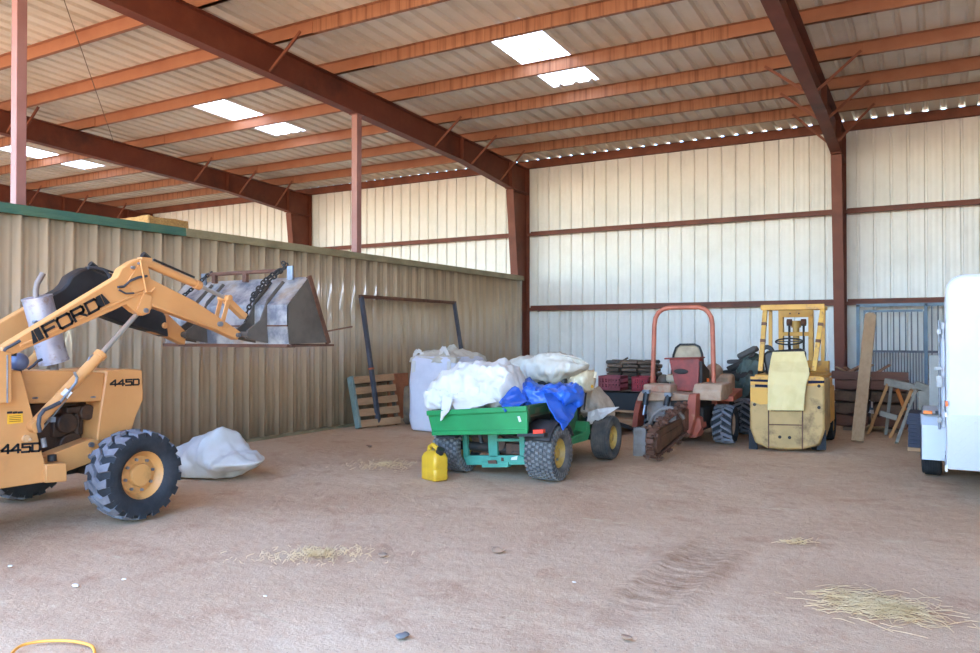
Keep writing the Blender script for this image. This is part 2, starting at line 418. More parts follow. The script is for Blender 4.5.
b = B(); b.span((XL, -.115, 5.79), (XR, -.105, 5.984)); b.span((XL, -.115, 5.79), (XR, -.03, 5.80)); b.span((XL, -.115, 5.974), (XR, -.05, 5.984)); struct('eave_strut', b, mat('eave_strut_primer', '#7d4631', .6, 0, '#693624', 2))
# ---- wall girts
for zt in (2.27, 4.145):
    for k in range(-3, 3):
        x0, x1 = max(k*BAY+.105, XL+.05), min((k+1)*BAY-.105, XR)
        b = B(); b.span((x0, -.2, zt-.012), (x1, -.002, zt)); b.span((x0, -.2, zt-.075), (x1, -.19, zt)); b.span((x0, -.2, zt-.075), (x1, -.17, zt-.067)); b.span((x0, -.012, zt), (x1, -.002, zt+.06))
        struct('girt', b, M_red, bev=.002)
M_brace = mat('brace_primer', '#7d4631', .6, 0, '#693624', 2)
# ---- flange braces
def brace(X, y, s, dy=0):
    z0 = None
    bot = [(-11.6, 5.775), (-7.4, 5.593), (-3.2, 5.408), (-1.0, 5.186)]
    for p, q in zip(bot, bot[1:]):
        if p[0] <= y <= q[0]: z0 = p[1]+(q[1]-p[1])*(y-p[0])/(q[0]-p[0])
    if z0 is None: z0 = ZB(y)-.46
    b = B(); b.beam((X+s*.08, y-.03, z0+.03), (X+s*.72, y-.03, ZB(y)+.06), .045, .012, up=(0, 1, 0)); b.beam((X+s*.08, y-.012, z0+.03), (X+s*.72, y-.012, ZB(y)+.06), .012, .045, up=(0, 1, 0))
    struct('flange_brace', b, M_brace)
for X in (-2*BAY, -BAY, 0, BAY):
    for y in (-1.48, -2.81, -4.27):
        brace(X, y, 1)
        if X == BAY: brace(X, y, -1)
    brace(X, -8.86, 1); 
brace(-BAY, -8.6, 1)
# ---- posts carrying the rafter along the partition line
for y, hw in ((-6.70, .065), (-12.645, .058)):
    zt = 5.593+.0435*(-7.4-y) if y < -7.4 else 5.593-.044*(y+7.4)
    b = B(); b.span((-hw, y-hw, -.01), (hw, y+hw, zt-.012)); b.span((-.1, y-.1, zt-.02), (.1, y+.1, zt-.008)); b.span((-.1, y-.1, -.012), (.1, y+.1, .01))
    struct('post', b, M_post, bev=.006)
# ---- bracing rods
M_rod = mat('steel_rod', '#6d5a48', .6, .3)
b = B(); b.cyl(atX(114, 143, -7.2), atZ(64, 0, 6.15), .007, n=6); struct('brace_rod', b, M_rod)
# ================================================================== shared machine pieces
M_rub = mat('tyre_rubber', '#27282b', .85, 0, '#38393c', 5, .4, .7, spec=.25, bump=.15, bsc=60)
M_rubd = mat('dusty_tyre_rubber', '#3b3b3c', .85, 0, '#6b6259', 5, .4, .72, bump=.15, bsc=60)
M_tread = mat('worn_tread_rubber', '#77757b', .85, 0, '#57565b', 7, .4, .7)
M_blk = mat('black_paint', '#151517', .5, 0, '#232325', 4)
M_dark = mat('dark_grease', '#1d1a18', .7, 0, '#2d241d', 8)
M_hose = mat('rubber_hose', '#3a3c42', .55)
M_zinc = mat('zinc_steel', '#8d9096', .4, .7, '#74777c', 9)
M_chrome = mat('chrome_rod', '#c2bdb6', .3, .8)
M_rust = mat('rusty_steel', '#6a4634', .75, .2, '#4d3023', 6, .4, .65)
def axM(c, ax):
    z = V(ax).normalized(); x = V((0, 0, 1)).cross(z)
    if x.length < 1e-4: x = V((1, 0, 0))
    x.normalize(); y = z.cross(x)
    return Matrix.Translation(V(c)) @ Matrix((x, y, z)).transposed().to_4x4()
def lug(b, M, th, a0, a1, d0, d1, w0, w1, ri, ro, ro1=None, ri1=None):
    ro1 = ro if ro1 is None else ro1; ri1 = ri if ri1 is None else ri1; vs = []
    for a, d, w_, r0, r1 in ((a0, d0, w0, ri, ro), (a1, d1, w1, ri1, ro1)):
        for (t, r) in ((-w_/2, r0), (w_/2, r0), (w_/2*.86, r1), (-w_/2*.86, r1)):
            an = th+d+t; vs.append(b.bm.verts.new(M @ V((r*math.cos(an), r*math.sin(an), a))))
    for f in ((3, 2, 1, 0), (4, 5, 6, 7), (0, 1, 5, 4), (1, 2, 6, 5), (2, 3, 7, 6), (3, 0, 4, 7)): b.bm.faces.new([vs[i] for i in f])
def wheel(root, c, ax, R, W, rr, style, rim_m, tire_m=None, tread_m=None, dish=.03, bolts=8, hub_r=None, lugh=.028, name='wheel'):
    M = axM(c, ax); h = W/2; Rc = R-(0 if style == 'rib' else lugh)
    b = B()   # rim: dished disc with a rolled lip
    b.lathe([(rr*1.0, -h*.75), (rr*1.07, -h*.78), (rr*1.07, -h*.7), (rr*.93, -h*.6), (rr*.93, h*.5), (rr*1.07, h*.7), (rr*1.07, h*.78), (rr, h*.76), (rr*.9, h*.55), (rr*.78, h*.55-dish), (rr*.6, h*.6-dish), (0, h*.6-dish)], M, 36)
    b.lathe([(0, -h*.3), (rr*.9, -h*.3), (rr*.9, -h*.35), (0, -h*.35)], M, 24)
    wh = part(root, name, b, rim_m)
    b = B()
    prof = [(rr*1.0, -h*.78), (rr*1.12, -h*.92), (R*.72, -h*1.02), (R*.86, -h), (Rc*.96, -h*.9), (Rc, -h*.72), (Rc+.004, 0), (Rc, h*.72), (Rc*.96, h*.9), (R*.86, h), (R*.72, h*1.02), (rr*1.12, h*.92), (rr*1.0, h*.78), (rr*.97, h*.6), (rr*.97, -h*.6)]
    if style == 'rib':
        tr = []
        for k in range(7):
            a = -h*.75+k*(h*1.5/6); tr += [(Rc-.012, a-.006), (Rc, a-.004), (Rc+.001, a+h*.19), (Rc-.012, a+h*.2)] if k < 6 else []
        prof = prof[:5]+tr+prof[8:]
    b.lathe(prof, M, 56, closed=True)
    bt = b
    b = B(); b2 = B()
    if style == 'r4':
        n = 17
        for i in range(n):
            for s in (-1, 1):
                th = 2*PI*(i+(.5 if s > 0 else 0))/n; st = 2*PI/n
                lug(b, M, th, -.012*s, s*h*.42, -s*.05, s*.10, .46*st, .5*st, Rc-.01, R, R-.002)
                lug(b, M, th, s*h*.40, s*h*.99, s*.10, s*.02, .5*st, .62*st, Rc-.01, R-.002, R-.022, Rc-.03)
                lug(b2, M, th, s*h*.985, s*h*1.03, s*.02, s*.02, .62*st, .58*st, Rc-.05, R-.02, R-.05, Rc-.06)
    elif style == 'knob':
        n = 30
        for i in range(n):
            st = 2*PI/n
            for k in range(7):
                a = -h*.85+k*h*1.7/6; th = st*(i+.5*(k % 2)); aw = h*.105
                lug(b, M, th, a-aw, a+aw, -.012, .012, .55*st, .55*st, Rc-.012, R-.006*abs(k-3)**1.1*.4)
            for s in (-1, 1): lug(b, M, st*(i+.25), s*h*.93, s*h*1.03, 0, 0, .5*st, .45*st, Rc-.05, Rc-.004, Rc-.04, Rc-.08)
    elif style == 'chevron':
        n = 15
        for i in range(n):
            st = 2*PI/n
            for s in (-1, 1):
                th = st*(i+(.5 if s > 0 else 0))
                lug(b, M, th, -.01*s, s*h*.98, .0, .34, .34*st, .36*st, Rc-.01, R, R-.016, Rc-.03)
    if style != 'rib': part(wh, 'tread_lugs', b, tread_m or M_tread, split=False)
    me = bpy.data.meshes.new('t'); b2.bm.to_mesh(me); bt.bm.from_mesh(me); bpy.data.meshes.remove(me); b2.bm.free()
    part(wh, 'tire', bt, tire_m or M_rub, angle=40, split=False)
    b = B(); hr = hub_r or rr*.5; z0 = h*.6-dish
    b.lathe([(hr, z0-.005), (hr, z0+.03), (hr*.93, z0+.042), (0, z0+.042)], M, 28)
    part(wh, 'hub_cap', b, rim_m)
    if bolts:
        b = B()
        for i in range(bolts):
            a = 2*PI*i/bolts+.2; r = (hr+rr*.82)/2*1.0; p = M @ V((r*math.cos(a), r*math.sin(a), z0-.004)); q = M @ V((r*math.cos(a), r*math.sin(a), z0+.018))
            b.cyl(p, q, .014 if rr > .15 else .009, n=6)
        part(wh, 'lug_nuts', b, M_zinc if rr > .15 else rim_m)
    return wh
GL = {'4': [[(.7, 1), (0, .36), (0, .27), (1, .27)], [(.74, 1), (.74, 0)]],
      '5': [[(.98, 1), (.04, 1), (.04, .6), (.88, .6), (.98, .5), (.98, .12), (.86, 0), (.0, 0)]],
      'D': [[(.06, 0), (.06, 1), (.84, 1), (.98, .85), (.98, .15), (.84, 0), (.0, 0)]],
      'F': [[(.06, 0), (.06, 1), (1, 1)], [(.06, .5), (.8, .5)]],
      'O': [[(.12, 0), (.0, .14), (.0, .86), (.12, 1), (.88, 1), (1, .86), (1, .14), (.88, 0), (.12, 0)]],
      'R': [[(.04, 0), (.04, 1), (.86, 1), (.96, .88), (.96, .58), (.86, .46), (.04, .46)], [(.55, .46), (.98, 0)]]}
def letters(b, text, f, h, cw, gap, t, off, x0=0):
    """stroke lettering: f(u, v) -> point on the panel (metres along, metres up); off = thickness vector"""
    x = x0
    for ch in text:
        if ch == ' ': x += cw; continue
        for st in GL[ch]:
            for (p, q) in zip(st, st[1:]):
                a = V((x+p[0]*cw, p[1]*h)); c = V((x+q[0]*cw, q[1]*h)); d = (c-a)
                if d.length < 1e-6: continue
                d.normalize(); n = V((-d.y, d.x))*t/2; e = d*t/2*.9
                b.prism([f(*v) for v in (a-e-n, c+e-n, c+e+n, a-e+n)], off)
        x += cw+gap
    return x
# ================================================================== tractor with front loader
M_or = mat('orange_paint', '#cb9057', .42, 0, '#c1854d', 1.5, .4, .7, col3='#b98250', sc3=6, lo3=.62, hi3=.8)
M_orim = mat('orange_rim', '#c48a4e', .5, 0, '#a07440', 9, .5, .75)
M_muf = mat('aluminised_muffler', '#aaa7b0', .45, .5, '#8f8a92', 4, .45, .7, col3='#8a7668', sc3=10)
M_ball = mat('blue_grey_plastic', '#565c74', .4)
M_eng = mat('oily_engine', '#4d3322', .6, .1, '#2c2019', 9, .4, .65)
M_buck = mat('worn_bucket_steel', '#bab5b0', .34, .5, '#74747c', 4, .42, .62, col3='#a98a68', sc3=2.2, lo3=.54, hi3=.74, bump=.08, bsc=9)
M_bside = mat('dull_bucket_steel', '#6b6259', .5, .45, '#5a524a', 3)
X1 = 2.85
T = thing('tractor_loader', 'orange industrial tractor with raised front bucket beside the tan partition', 'tractor', (2.27, -14.1, 0))
def YZ(pts, X): return [atX(x, y, X) for x, y in pts]
def slab(pts, X, x0, x1):      # an outline surveyed in the plane X, given real thickness from x0 to x1
    p = YZ(pts, X); return [V((x0, q.y, q.z)) for q in p], V((x1-x0, 0, 0))
# wheels
WC = V((3.2-.15, -13.33, .385))
wheel(T, WC, (1, 0, 0), .388, .30, .205, 'r4', M_orim, M_rub, M_tread, dish=.035, bolts=8, hub_r=.10)
wheel(T, (1.35, WC.y, .385), (-1, 0, 0), .388, .30, .205, 'r4', M_orim, M_rub, M_tread, dish=.035, bolts=8, hub_r=.10)
for x, s in ((3.0, 1), (1.54, -1)): wheel(T, (x, -15.62, .67), (s, 0, 0), .675, .42, .34, 'chevron', M_orim, M_rub, M_rub, dish=.06, bolts=8, lugh=.04)
b = B(); b.beam((1.45, WC.y, .40), (2.95, WC.y, .40), .12, .13, up=(0, 1, 0)); b.cyl((2.27, WC.y-.2, .42), (2.27, WC.y+.2, .42), .09); b.span((1.6, -15.75, .58), (2.95, -15.5, .8)); b.cyl((2.86, WC.y-.05, .3), (2.86, WC.y+.05, .52), .05)
part(T, 'axle', b, M_dark)
# front cowl, hood, engine
b = B(); p, o = slab([(107, 370.5), (130, 368.8), (142.5, 370), (143.6, 392), (143.4, 400), (136, 417), (132, 431), (130, 447), (96, 447), (102, 402)], 2.65, 1.9, 2.65); b.prism(p, o)
cow = part(T, 'front_cowl', b, M_or, bev=.012)
b = B()
for k in range(9): b.span((2.0, atX(140, 385, 2.65).y+.03, .95+k*.03), (2.55, atX(140, 385, 2.65).y+.05, .965+k*.03))
part(cow, 'grille', b, M_blk, split=False)
b = B(); p, o = slab([(19, 371), (70, 370.5), (106, 372.6), (105.5, 376), (103.5, 401.5), (31, 404), (27, 396)], 2.65, 1.93, 2.63); b.prism(p, o)
hood = part(T, 'hood', b, M_or, bev=.01)
b = B(); p, o = slab([(24, 382.5), (104, 383.5), (104, 384.2), (24, 383.2)], 2.65, 2.625, 2.636); b.prism(p, o); part(hood, 'hood_crease', b, M_or)
b = B()
for x, y in ((35, 398), (93, 397)):
    q = atX(x, y, 2.63); b.box(q, (.012, .045, .014)); b.cyl(q, q+V((.014, 0, 0)), .008, n=8)
part(hood, 'latch', b, M_zinc)
b = B(); yA, yB = atX(38, 440, 2.5).y, atX(100, 440, 2.5).y
b.span((2.0, yA-.1, .42), (2.42, yB+.1, 1.0)); 
for yy, zz, rr, ln in ((.25, .82, .09, .12), (.42, .9, .07, .14), (.30, .62, .11, .1)): b.cyl((2.4, yA+yy, zz), (2.4+ln, yA+yy, zz), rr, n=18)
b.span((2.40, yA+.15, .70), (2.47, yA+.42, .86)); b.box((2.46, yA+.34, .93), (.12, .2, .06)); b.cyl((2.43, yA+.1, .55), (2.43, yA+.52, .55), .05, n=12); b.cyl((2.47, yA+.36, .7), (2.47, yA+.36, .96), .025, n=10)
eng = part(T, 'engine', b, M_eng, bev=.01)
b = B(); b.tube([(2.5, yA+.52+.10*math.cos(a), .74+.16*math.sin(a)) for a in [PI*.5-i*.3 for i in range(9)]], .028); part(eng, 'radiator_hose', b, M_hose)
b = B(); b.span((1.98, yB-.03, .5), (2.6, yB+.02, 1.1)); part(T, 'radiator', b, M_blk)
# rail, step, side plate
b = B(); p, o = slab([(44, 457), (92, 438.5), (99, 440), (99, 460), (88, 464), (66, 472), (44, 478)], 2.7, 2.55, 2.7); b.prism(p, o); part(T, 'frame_rail', b, M_or, bev=.006)
b = B(); p, o = slab([(88, 442), (93, 442), (93, 447), (88, 447)], 2.7, 2.7, 2.72)
for x, y in ((90.5, 444.5), (90, 456)): q = atX(x, y, 2.7); b.cyl(q, q+V((.025, 0, 0)), .024, n=6)
part(T, 'frame_bolt', b, M_zinc)
b = B(); p, o = slab([(46, 464.5), (67, 463), (67, 481.5), (46, 483)], 2.86, 2.45, 2.86); b.prism(p, o); st = part(T, 'step', b, M_or, bev=.008)
q0 = atX(52, 461, 2.75); b = B(); b.cyl(q0, q0+V((0, 0, .05)), .035, n=12); part(st, 'filler_cap', b, M_dark)
b = B(); p, o = slab([(-150, 350), (21.5, 371), (27, 392), (36, 428), (43, 455), (50, 481.5), (0, 489), (-150, 512)], 2.82, 2.74, 2.82); b.prism(p, o)
p, o = slab([(-150, 350), (21.5, 371), (27, 392), (36, 428), (43, 455), (50, 481.5), (0, 489), (-150, 512)], 2.82, 1.72, 1.80); b.prism(p, o)
sk = part(T, 'side_plate', b, M_or, bev=.008)
b = B(); p, o = slab([(7, 414.3), (22.5, 413.2), (22.8, 422.5), (7.2, 424.3)], 2.82, 2.82, 2.824); b.prism(p, o); stk = part(sk, 'warning_sticker', b, mat('yellow_sticker', '#e0a52c', .5))
b = B()
for (xa, xb) in ((7, 12), (12.8, 17), (17.6, 22.5)): p, o = slab([(xa, 411.6), (xb, 411.2), (xb, 413.3), (xa, 413.7)], 2.82, 2.82, 2.8245); b.prism(p, o)
for k in range(4): p, o = slab([(9, 416+k*1.8), (20.5, 415.2+k*1.8), (20.5, 415.7+k*1.8), (9, 416.5+k*1.8)], 2.82, 2.822, 2.825); b.prism(p, o)
part(stk, 'sticker_print', b, M_blk, split=False)
b = B(); q = atX(25, 438.5, 2.82); b.cyl(q, q+V((.03, 0, 0)), .028, n=14); b.ball(q+V((.04, .02, -.01)), .014); part(sk, 'grease_fitting', b, mat('tan_cap', '#c69a6c', .5))
def panelmap(px0, px1, X, upz):      # lettering frame on the plane X between two sight points
    a, c = atX(*px0, X), atX(*px1, X); d = (c-a); L = d.length; d.normalize(); u = V((0, -d.z, d.y)) if upz else V((0, 0, 1))
    return (lambda s, t: a+d*s+u*t), L
f, L = panelmap((1.5, 453.6), (40, 450.8), 2.821, False); b = B(); letters(b, '445D', f, .062, L*.215, L*.045, .017, V((.004, 0, 0))); part(sk, 'lettering', b, M_blk, label='black 445D lettering', split=False)
f, L = panelmap((110.5, 386), (139, 384.6), 2.651, False); b = B(); letters(b, '445D', f, .05, L*.215, L*.045, .0145, V((.004, 0, 0))); part(cow, 'lettering', b, M_blk, label='black 445D lettering', split=False)
# loader post
for X in (2.86, 1.60):
    b = B(); p, o = slab([(-9, 350), (8, 352), (8.3, 402), (-9, 404)], 2.86, X, X+.05); b.prism(p, o)
    if X > 2: p, o = slab([(-60, 340), (-8, 346), (-8, 402), (-60, 420)], 2.86, X-.04, X+.02); b.prism(p, o)
    lp = part(T, 'loader_post', b, M_or, bev=.006)
b = B(); q = [atX(7.3, y, 2.915) for y in (355, 366, 380, 395, 403)]; b.tube(q, .006, 8); part(T, 'grease_line', b, M_zinc)
b = B(); b.ball(atX(19, 362, 2.7), .072, 22, 14); bl = part(T, 'precleaner_ball', b, M_ball, angle=80)
q = atX(19, 369, 2.7); b = B(); b.cyl(q-V((0, 0, .12)), q+V((0, 0, .02)), .02); b.box(atX(12, 353.5, 2.8), (.04, .05, .04)); part(bl, 'stem', b, M_dark)
# muffler
m0, m1 = atX(54, 361.5, 2.35), atX(37, 297.5, 2.35)
b = B(); d = (m0-m1).normalized(); b.cyl(m0, m1, .118, n=30); b.cyl(m0-d*.012, m0+d*.006, .123, n=30); b.cyl(m1-d*.006, m1+d*.012, .123, n=30)
mf = part(T, 'muffler', b, M_muf)
b = B(); b.tube([m1+V(v) for v in ((0, -.01, -.03), (0, -.01, .07), (0, .0, .12), (0, .025, .165), (0, .05, .21))], .024, 12); b.tube([m0+V(v) for v in ((0, 0, .05), (0, 0, -.05), (0, .02, -.16))], .035, 12); part(mf, 'exhaust_pipe', b, mat('sooty_pipe', '#7d6f66', .6, .3))
b = B(); q = atX(36, 322, 2.46); b.cyl(q-V((.04, 0, 0)), q+V((.008, 0, 0)), .014, n=12); part(mf, 'plug', b, M_zinc)
b = B(); b.tube([atX(x, y, 2.55) for x, y in ((28, 369), (33, 366), (38, 361), (42, 359.5))], .012, 8); part(mf, 'heat_hose', b, M_hose)
# loader arms
ARM = [(2, 347.5), (118, 277), (122, 268.5), (132.6, 261.4), (141, 258), (147, 264.5), (151, 278.5), (195, 301), (217, 315.5), (241, 332), (238, 340), (219, 331), (153, 306.5), (149, 313.5), (143, 315.8), (135, 311.4), (126.5, 304.3), (114, 310.4), (16, 353.5), (2, 359)]
armL = X1-.93
FAR = [(-40, 346), (0, 323), (26, 308), (50, 296), (62, 290), (68, 284), (72, 276.5), (80, 271), (89, 267.5), (97, 272), (112, 279), (150, 297), (187, 332), (185, 345), (168, 337), (127, 324), (100, 314), (60, 312.5), (30, 331), (0, 346), (-40, 368)]
def arm(x0, x1, m, out=ARM, pl=X1+.05):
    b = B(); p, o = slab(out, pl, x0, x1); b.prism(p, o); return part(T, 'loader_arm', b, m, bev=.008)
a1 = arm(X1-.05, X1+.05, M_or); a2 = arm(armL-.05, armL+.05, M_or, FAR, armL+.05)
b = B()
for (pa, pb) in (((20, 346), (143, 291.5)), ((143, 291.5), (152, 293)), ((152, 305), (218, 329.5))): b.beam(atX(*pa, X1+.05), atX(*pb, X1+.05), .022, .022, up=(1, 0, 0))
part(a1, 'weld_bead', b, M_or, bev=.005)
b = B(); p, o = slab([(126, 283), (141.5, 259), (147, 265), (150, 280), (143, 290), (133, 293)], X1+.05, X1+.05, X1+.062); b.prism(p, o); p, o = slab([(143, 293), (151.5, 296), (149, 313), (143, 315), (136, 310)], X1+.05, X1+.05, X1+.062); b.prism(p, o); part(a1, 'gusset_plate', b, M_or, bev=.003)
b = B()
for x, y, r in ((132.5, 267.5, .014), (139, 263.5, .012), (145.3, 310.5, .022), (220, 324, .026), (238, 335, .022)): q = atX(x, y, X1+.06); b.cyl(q-V((.13, 0, 0)), q+V((.02, 0, 0)), r, n=14)
part(a1, 'pin', b, M_zinc)
b = B(); b.tube([atX(x, y, X1+.075) for x, y in ((118, 287), (124, 286.5), (130, 281), (138, 277.5), (147, 276))], .011, 8); b.tube([atX(x, y, X1+.08) for x, y in ((119, 290), (126, 293.5), (134, 293))], .008, 8)
b.tube([atX(x, y, X1+.1) for x, y in ((4, 351), (6, 348.5), (12, 345.5), (20, 340.8))], .012, 8); part(a1, 'hydraulic_line', b, M_hose)
b = B(); b.tube([atX(x, y, X1+.085) for x, y in ((140.5, 260), (142.5, 272), (145, 285), (146.5, 292), (151, 292), (155, 288))], .009, 8); part(a1, 'steel_line', b, M_or)
# FORD on the arm
f, L = panelmap((33, 344.2), (110, 302.6), X1+.063, True); b = B(); hh = .10
def blk(s0, s1, k0, k1): b.prism([f(s0, 0), f(s1, 0), f(k1, hh), f(k0, hh)], V((.004, 0, 0)))
w1 = L*.062
blk(0, w1*1.0, w1*.75, w1*1.0); blk(w1*1.15, w1*2.2, w1*1.15, w1*2.2)
xe = letters(b, 'FORD', f, hh*.9, L*.152, L*.030, .021, V((.004, 0, 0)), x0=w1*2.6)
blk(L-w1*2.2, L-w1*1.2, L-w1*2.2, L-w1*1.2); blk(L-w1*1.05, L, L-w1*1.05, L-w1*.75)
part(a1, 'lettering', b, M_blk, label='black FORD lettering', split=False)
# black slab around the far arm's knee
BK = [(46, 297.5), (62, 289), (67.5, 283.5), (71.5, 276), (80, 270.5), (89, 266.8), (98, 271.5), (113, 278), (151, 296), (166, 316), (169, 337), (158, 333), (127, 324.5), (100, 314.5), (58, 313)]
b = B(); p, o = slab(BK, armL+.08, armL-.085, armL+.085); b.prism(p, o); part(a2, 'black_knee', b, M_blk, bev=.02, label='black section around the knee of the far arm')
b = B(); b.tube([atX(x, y, armL+.12) for x, y in ((88, 268), (93, 267.5), (101, 268.6), (106, 271), (109.5, 276), (110.5, 281))], .014, 8); part(a2, 'hydraulic_line', b, M_hose)
# lift cylinders, bucket cylinders
for X in (X1-.02, armL+.02):
    c0, c1, c2 = [V((X, q.y, q.z)) for q in (atX(35, 426, X1), atX(102, 354.5, X1), atX(142, 310, X1))]
    b = B(); b.cyl(c0, c1, .047, n=20); d = (c1-c0).normalized(); b.cyl(c1-d*.03, c1+d*.012, .054, n=20); b.cyl(c0-V((.06, 0, 0)), c0+V((.06, 0, 0)), .05)
    lc = part(T, 'lift_cylinder', b, M_or); b = B(); b.cyl(c1, c2, .022, n=14); part(lc, 'rod', b, M_chrome)
    if X > 2:
        b = B(); b.tube([atX(x, y, X+.08) for x, y in ((40, 432), (38.5, 424), (39.5, 416), (44, 410), (52, 406.5), (60, 402.5))], .016, 10); part(lc, 'hose', b, M_hose)
        b = B(); b.tube([atX(x, y, X+.08) for x, y in ((60, 402.5), (66, 395.5), (71, 389), (76, 382.5), (77, 377.5), (75, 374), (74.5, 372))], .011, 8); b.beam(atX(63, 391, X+.05), atX(70, 395.5, X+.08), .015, .06); b.tube([atX(x, y, X) for x, y in ((43, 428), (60, 407), (75, 388), (90, 357), (94, 355))], .008, 8); b.box(atX(51.5, 419.5, X+.04), (.05, .04, .04))
        b.tube([atX(x, y, X+.09) for x, y in ((43, 438), (44.5, 447))], .02, 10); part(lc, 'steel_line', b, M_zinc)
    c0, c1, c2 = [V((X, q.y, q.z)) for q in (atX(146, 262, X1), atX(200.5, 285.5, X1), atX(227, 298, X1))]
    if X < 2: c0 = atX(92, 271, armL)
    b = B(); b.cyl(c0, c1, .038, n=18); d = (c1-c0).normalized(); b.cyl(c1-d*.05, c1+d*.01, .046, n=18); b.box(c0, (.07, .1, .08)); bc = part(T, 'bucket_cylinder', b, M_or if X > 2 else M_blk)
    b = B(); b.cyl(c1, c2, .02, n=12); part(bc, 'rod', b, M_chrome); b = B(); b.cyl(c0+V((0, 0, .06))+d*.1, c1+V((0, 0, .06))-d*.06, .011, n=8); b.cyl(c0+V((0, -.02, .07)), c0+V((0, .04, .03)), .03, n=10); part(bc, 'hydraulic_line', b, M_blk)
    b = B(); q = [V((0, k.y, k.z)) for k in (atX(227, 298, X1), atX(220, 325, X1), atX(246, 317, X1))]
    for dx in (-.065, .045):
        b.beam(q[0]+V((X+dx, 0, 0)), q[1]+V((X+dx, 0, 0)), .05, .014, up=(1, 0, 0)); 
    b.beam(q[0]+V((X-.01, .02, -.02)), q[2]+V((X-.01, 0, 0)), .06, .08, up=(1, 0, 0)); b.cyl(q[0]+V((X-.09, 0, 0)), q[0]+V((X+.07, 0, 0)), .032, n=14); b.cyl(q[1]+V((X-.09, 0, 0)), q[1]+V((X+.09, 0, 0)), .032, n=14)
    part(T, 'bucket_link', b, M_or, bev=.004)
# bucket
XB0, XB1 = 1.30, 3.25
yb, zb, = -11.70, 1.485
P5 = [(-11.69, 1.49), (-11.71, 1.68), (-11.71, 1.90), (-11.40, 2.205), (-11.10, 1.505)]
def shell(pts, x0, x1, t):
    b = B()
    for (p, q) in zip(pts, pts[1:]):
        d = V((0, q[0]-p[0], q[1]-p[1])).normalized(); n = V((0, d.z, -d.y))*t
        b.prism([V((x0, *p))-d*.004, V((x0, *q))+d*.004, V((x0, *q))+d*.004+n, V((x0, *p))-d*.004+n], V((x1-x0, 0, 0)))
    return b
bk = part(T, 'bucket', shell([P5[4], P5[0], P5[1], P5[2], P5[3]], XB0, XB1, .014), M_buck)
b = B()
for x in (XB0, XB1-.014): b.prism([V((x, *p)) for p in P5], V((.016, 0, 0)))
part(bk, 'side_panel', b, M_bside)
b = B()
for x in (XB0-.012, XB1-.018): b.beam((x+.015, P5[3][0], P5[3][1]+.01), (x+.015, P5[4][0]+.01, P5[4][1]-.01), .05, .035, up=(1, 0, 0))
part(bk, 'side_edge', b, M_rust)
b = B(); b.span((XB0-.02, -11.68, 1.462), (XB1+.02, -11.02, 1.485)); b.span((XB0, -11.72, 1.455), (XB1, -11.6, 1.49)); part(bk, 'cutting_edge', b, M_rust, bev=.003)
b = B(); b.span((XB0, -11.72, 1.675), (XB1, -11.705, 1.69)); part(bk, 'weld_seam', b, M_rust)
b = B()
for X in (X1, armL):
    for dx in (-.1, .085):
        b.prism([V((X+dx, y, z)) for y, z in ((-11.69, 1.5), (-12.0, 1.55), (-11.98, 1.63), (-11.80, 1.74), (-11.70, 1.96), (-11.48, 2.17), (-11.45, 2.15), (-11.705, 1.9))], V((.02, 0, 0)))
    b.cyl((X-.13, -11.98, 1.59), (X+.13, -11.98, 1.59), .03, n=14)
part(bk, 'bracket', b, M_bside, bev=.003)
b = B(); b.cyl((1.75, -11.45, 2.285), (2.88, -11.45, 2.285), .022, n=12)
for x in (1.85, 2.35): b.span((x-.03, -11.47, 2.18), (x+.03, -11.43, 2.30))
part(bk, 'carry_bar', b, M_rust)
b = B(); b.span((2.98, -11.45, 2.18), (3.06, -11.43, 2.33)); b.span((1.62, -11.45, 2.16), (1.70, -11.43, 2.30)); part(bk, 'hook_plate', b, M_zinc)
def chain(pts, r=.03, t=.009):
    b = B(); P = [V(p) for p in pts]; seg = [(P[i], P[i+1]) for i in range(len(P)-1)]; tot = sum((q-p).length for p, q in seg); n = max(2, int(tot/(r*1.45))); k = 0
    for i in range(n):
        s = tot*(i+.5)/n
        for p, q in seg:
            l = (q-p).length
            if s <= l: break
            s -= l
        c = p+(q-p)*(s/l); z = (q-p).normalized(); x = z.orthogonal().normalized(); y = z.cross(x)
        if i % 2: x, y = y, -x
        b.tube([c+z*math.cos(a)*r+x*math.sin(a)*r*.62 for a in [2*PI*j/10 for j in range(10)]], t, 6, closed=True)
    return b
b = chain([(2.93, -11.40, 2.36), (2.90, -11.48, 2.26), (2.84, -11.56, 2.17), (2.80, -11.76, 1.98), (2.76, -11.82, 1.80), (2.74, -11.8, 1.64)]); c2_ = chain([(2.90, -11.43, 2.38), (2.95, -11.45, 2.31), (2.87, -11.5, 2.27), (2.80, -11.60, 2.17), (2.77, -11.74, 2.0)])
me = bpy.data.meshes.new('t'); c2_.bm.to_mesh(me); b.bm.from_mesh(me); bpy.data.meshes.remove(me)
part(bk, 'chain', b, M_dark, split=False)
b = chain([(1.80, -11.45, 2.31), (1.70, -11.48, 2.24), (1.66, -11.6, 2.12), (1.60, -11.75, 1.98), (1.58, -11.8, 1.85)]); part(bk, 'chain', b, M_dark, split=False)
b = B(); b.cyl(V((3.25, -11.16, 1.62)), V((3.36, -10.82, 1.68)), .009, n=8); part(bk, 'tie_rod', b, M_rust)
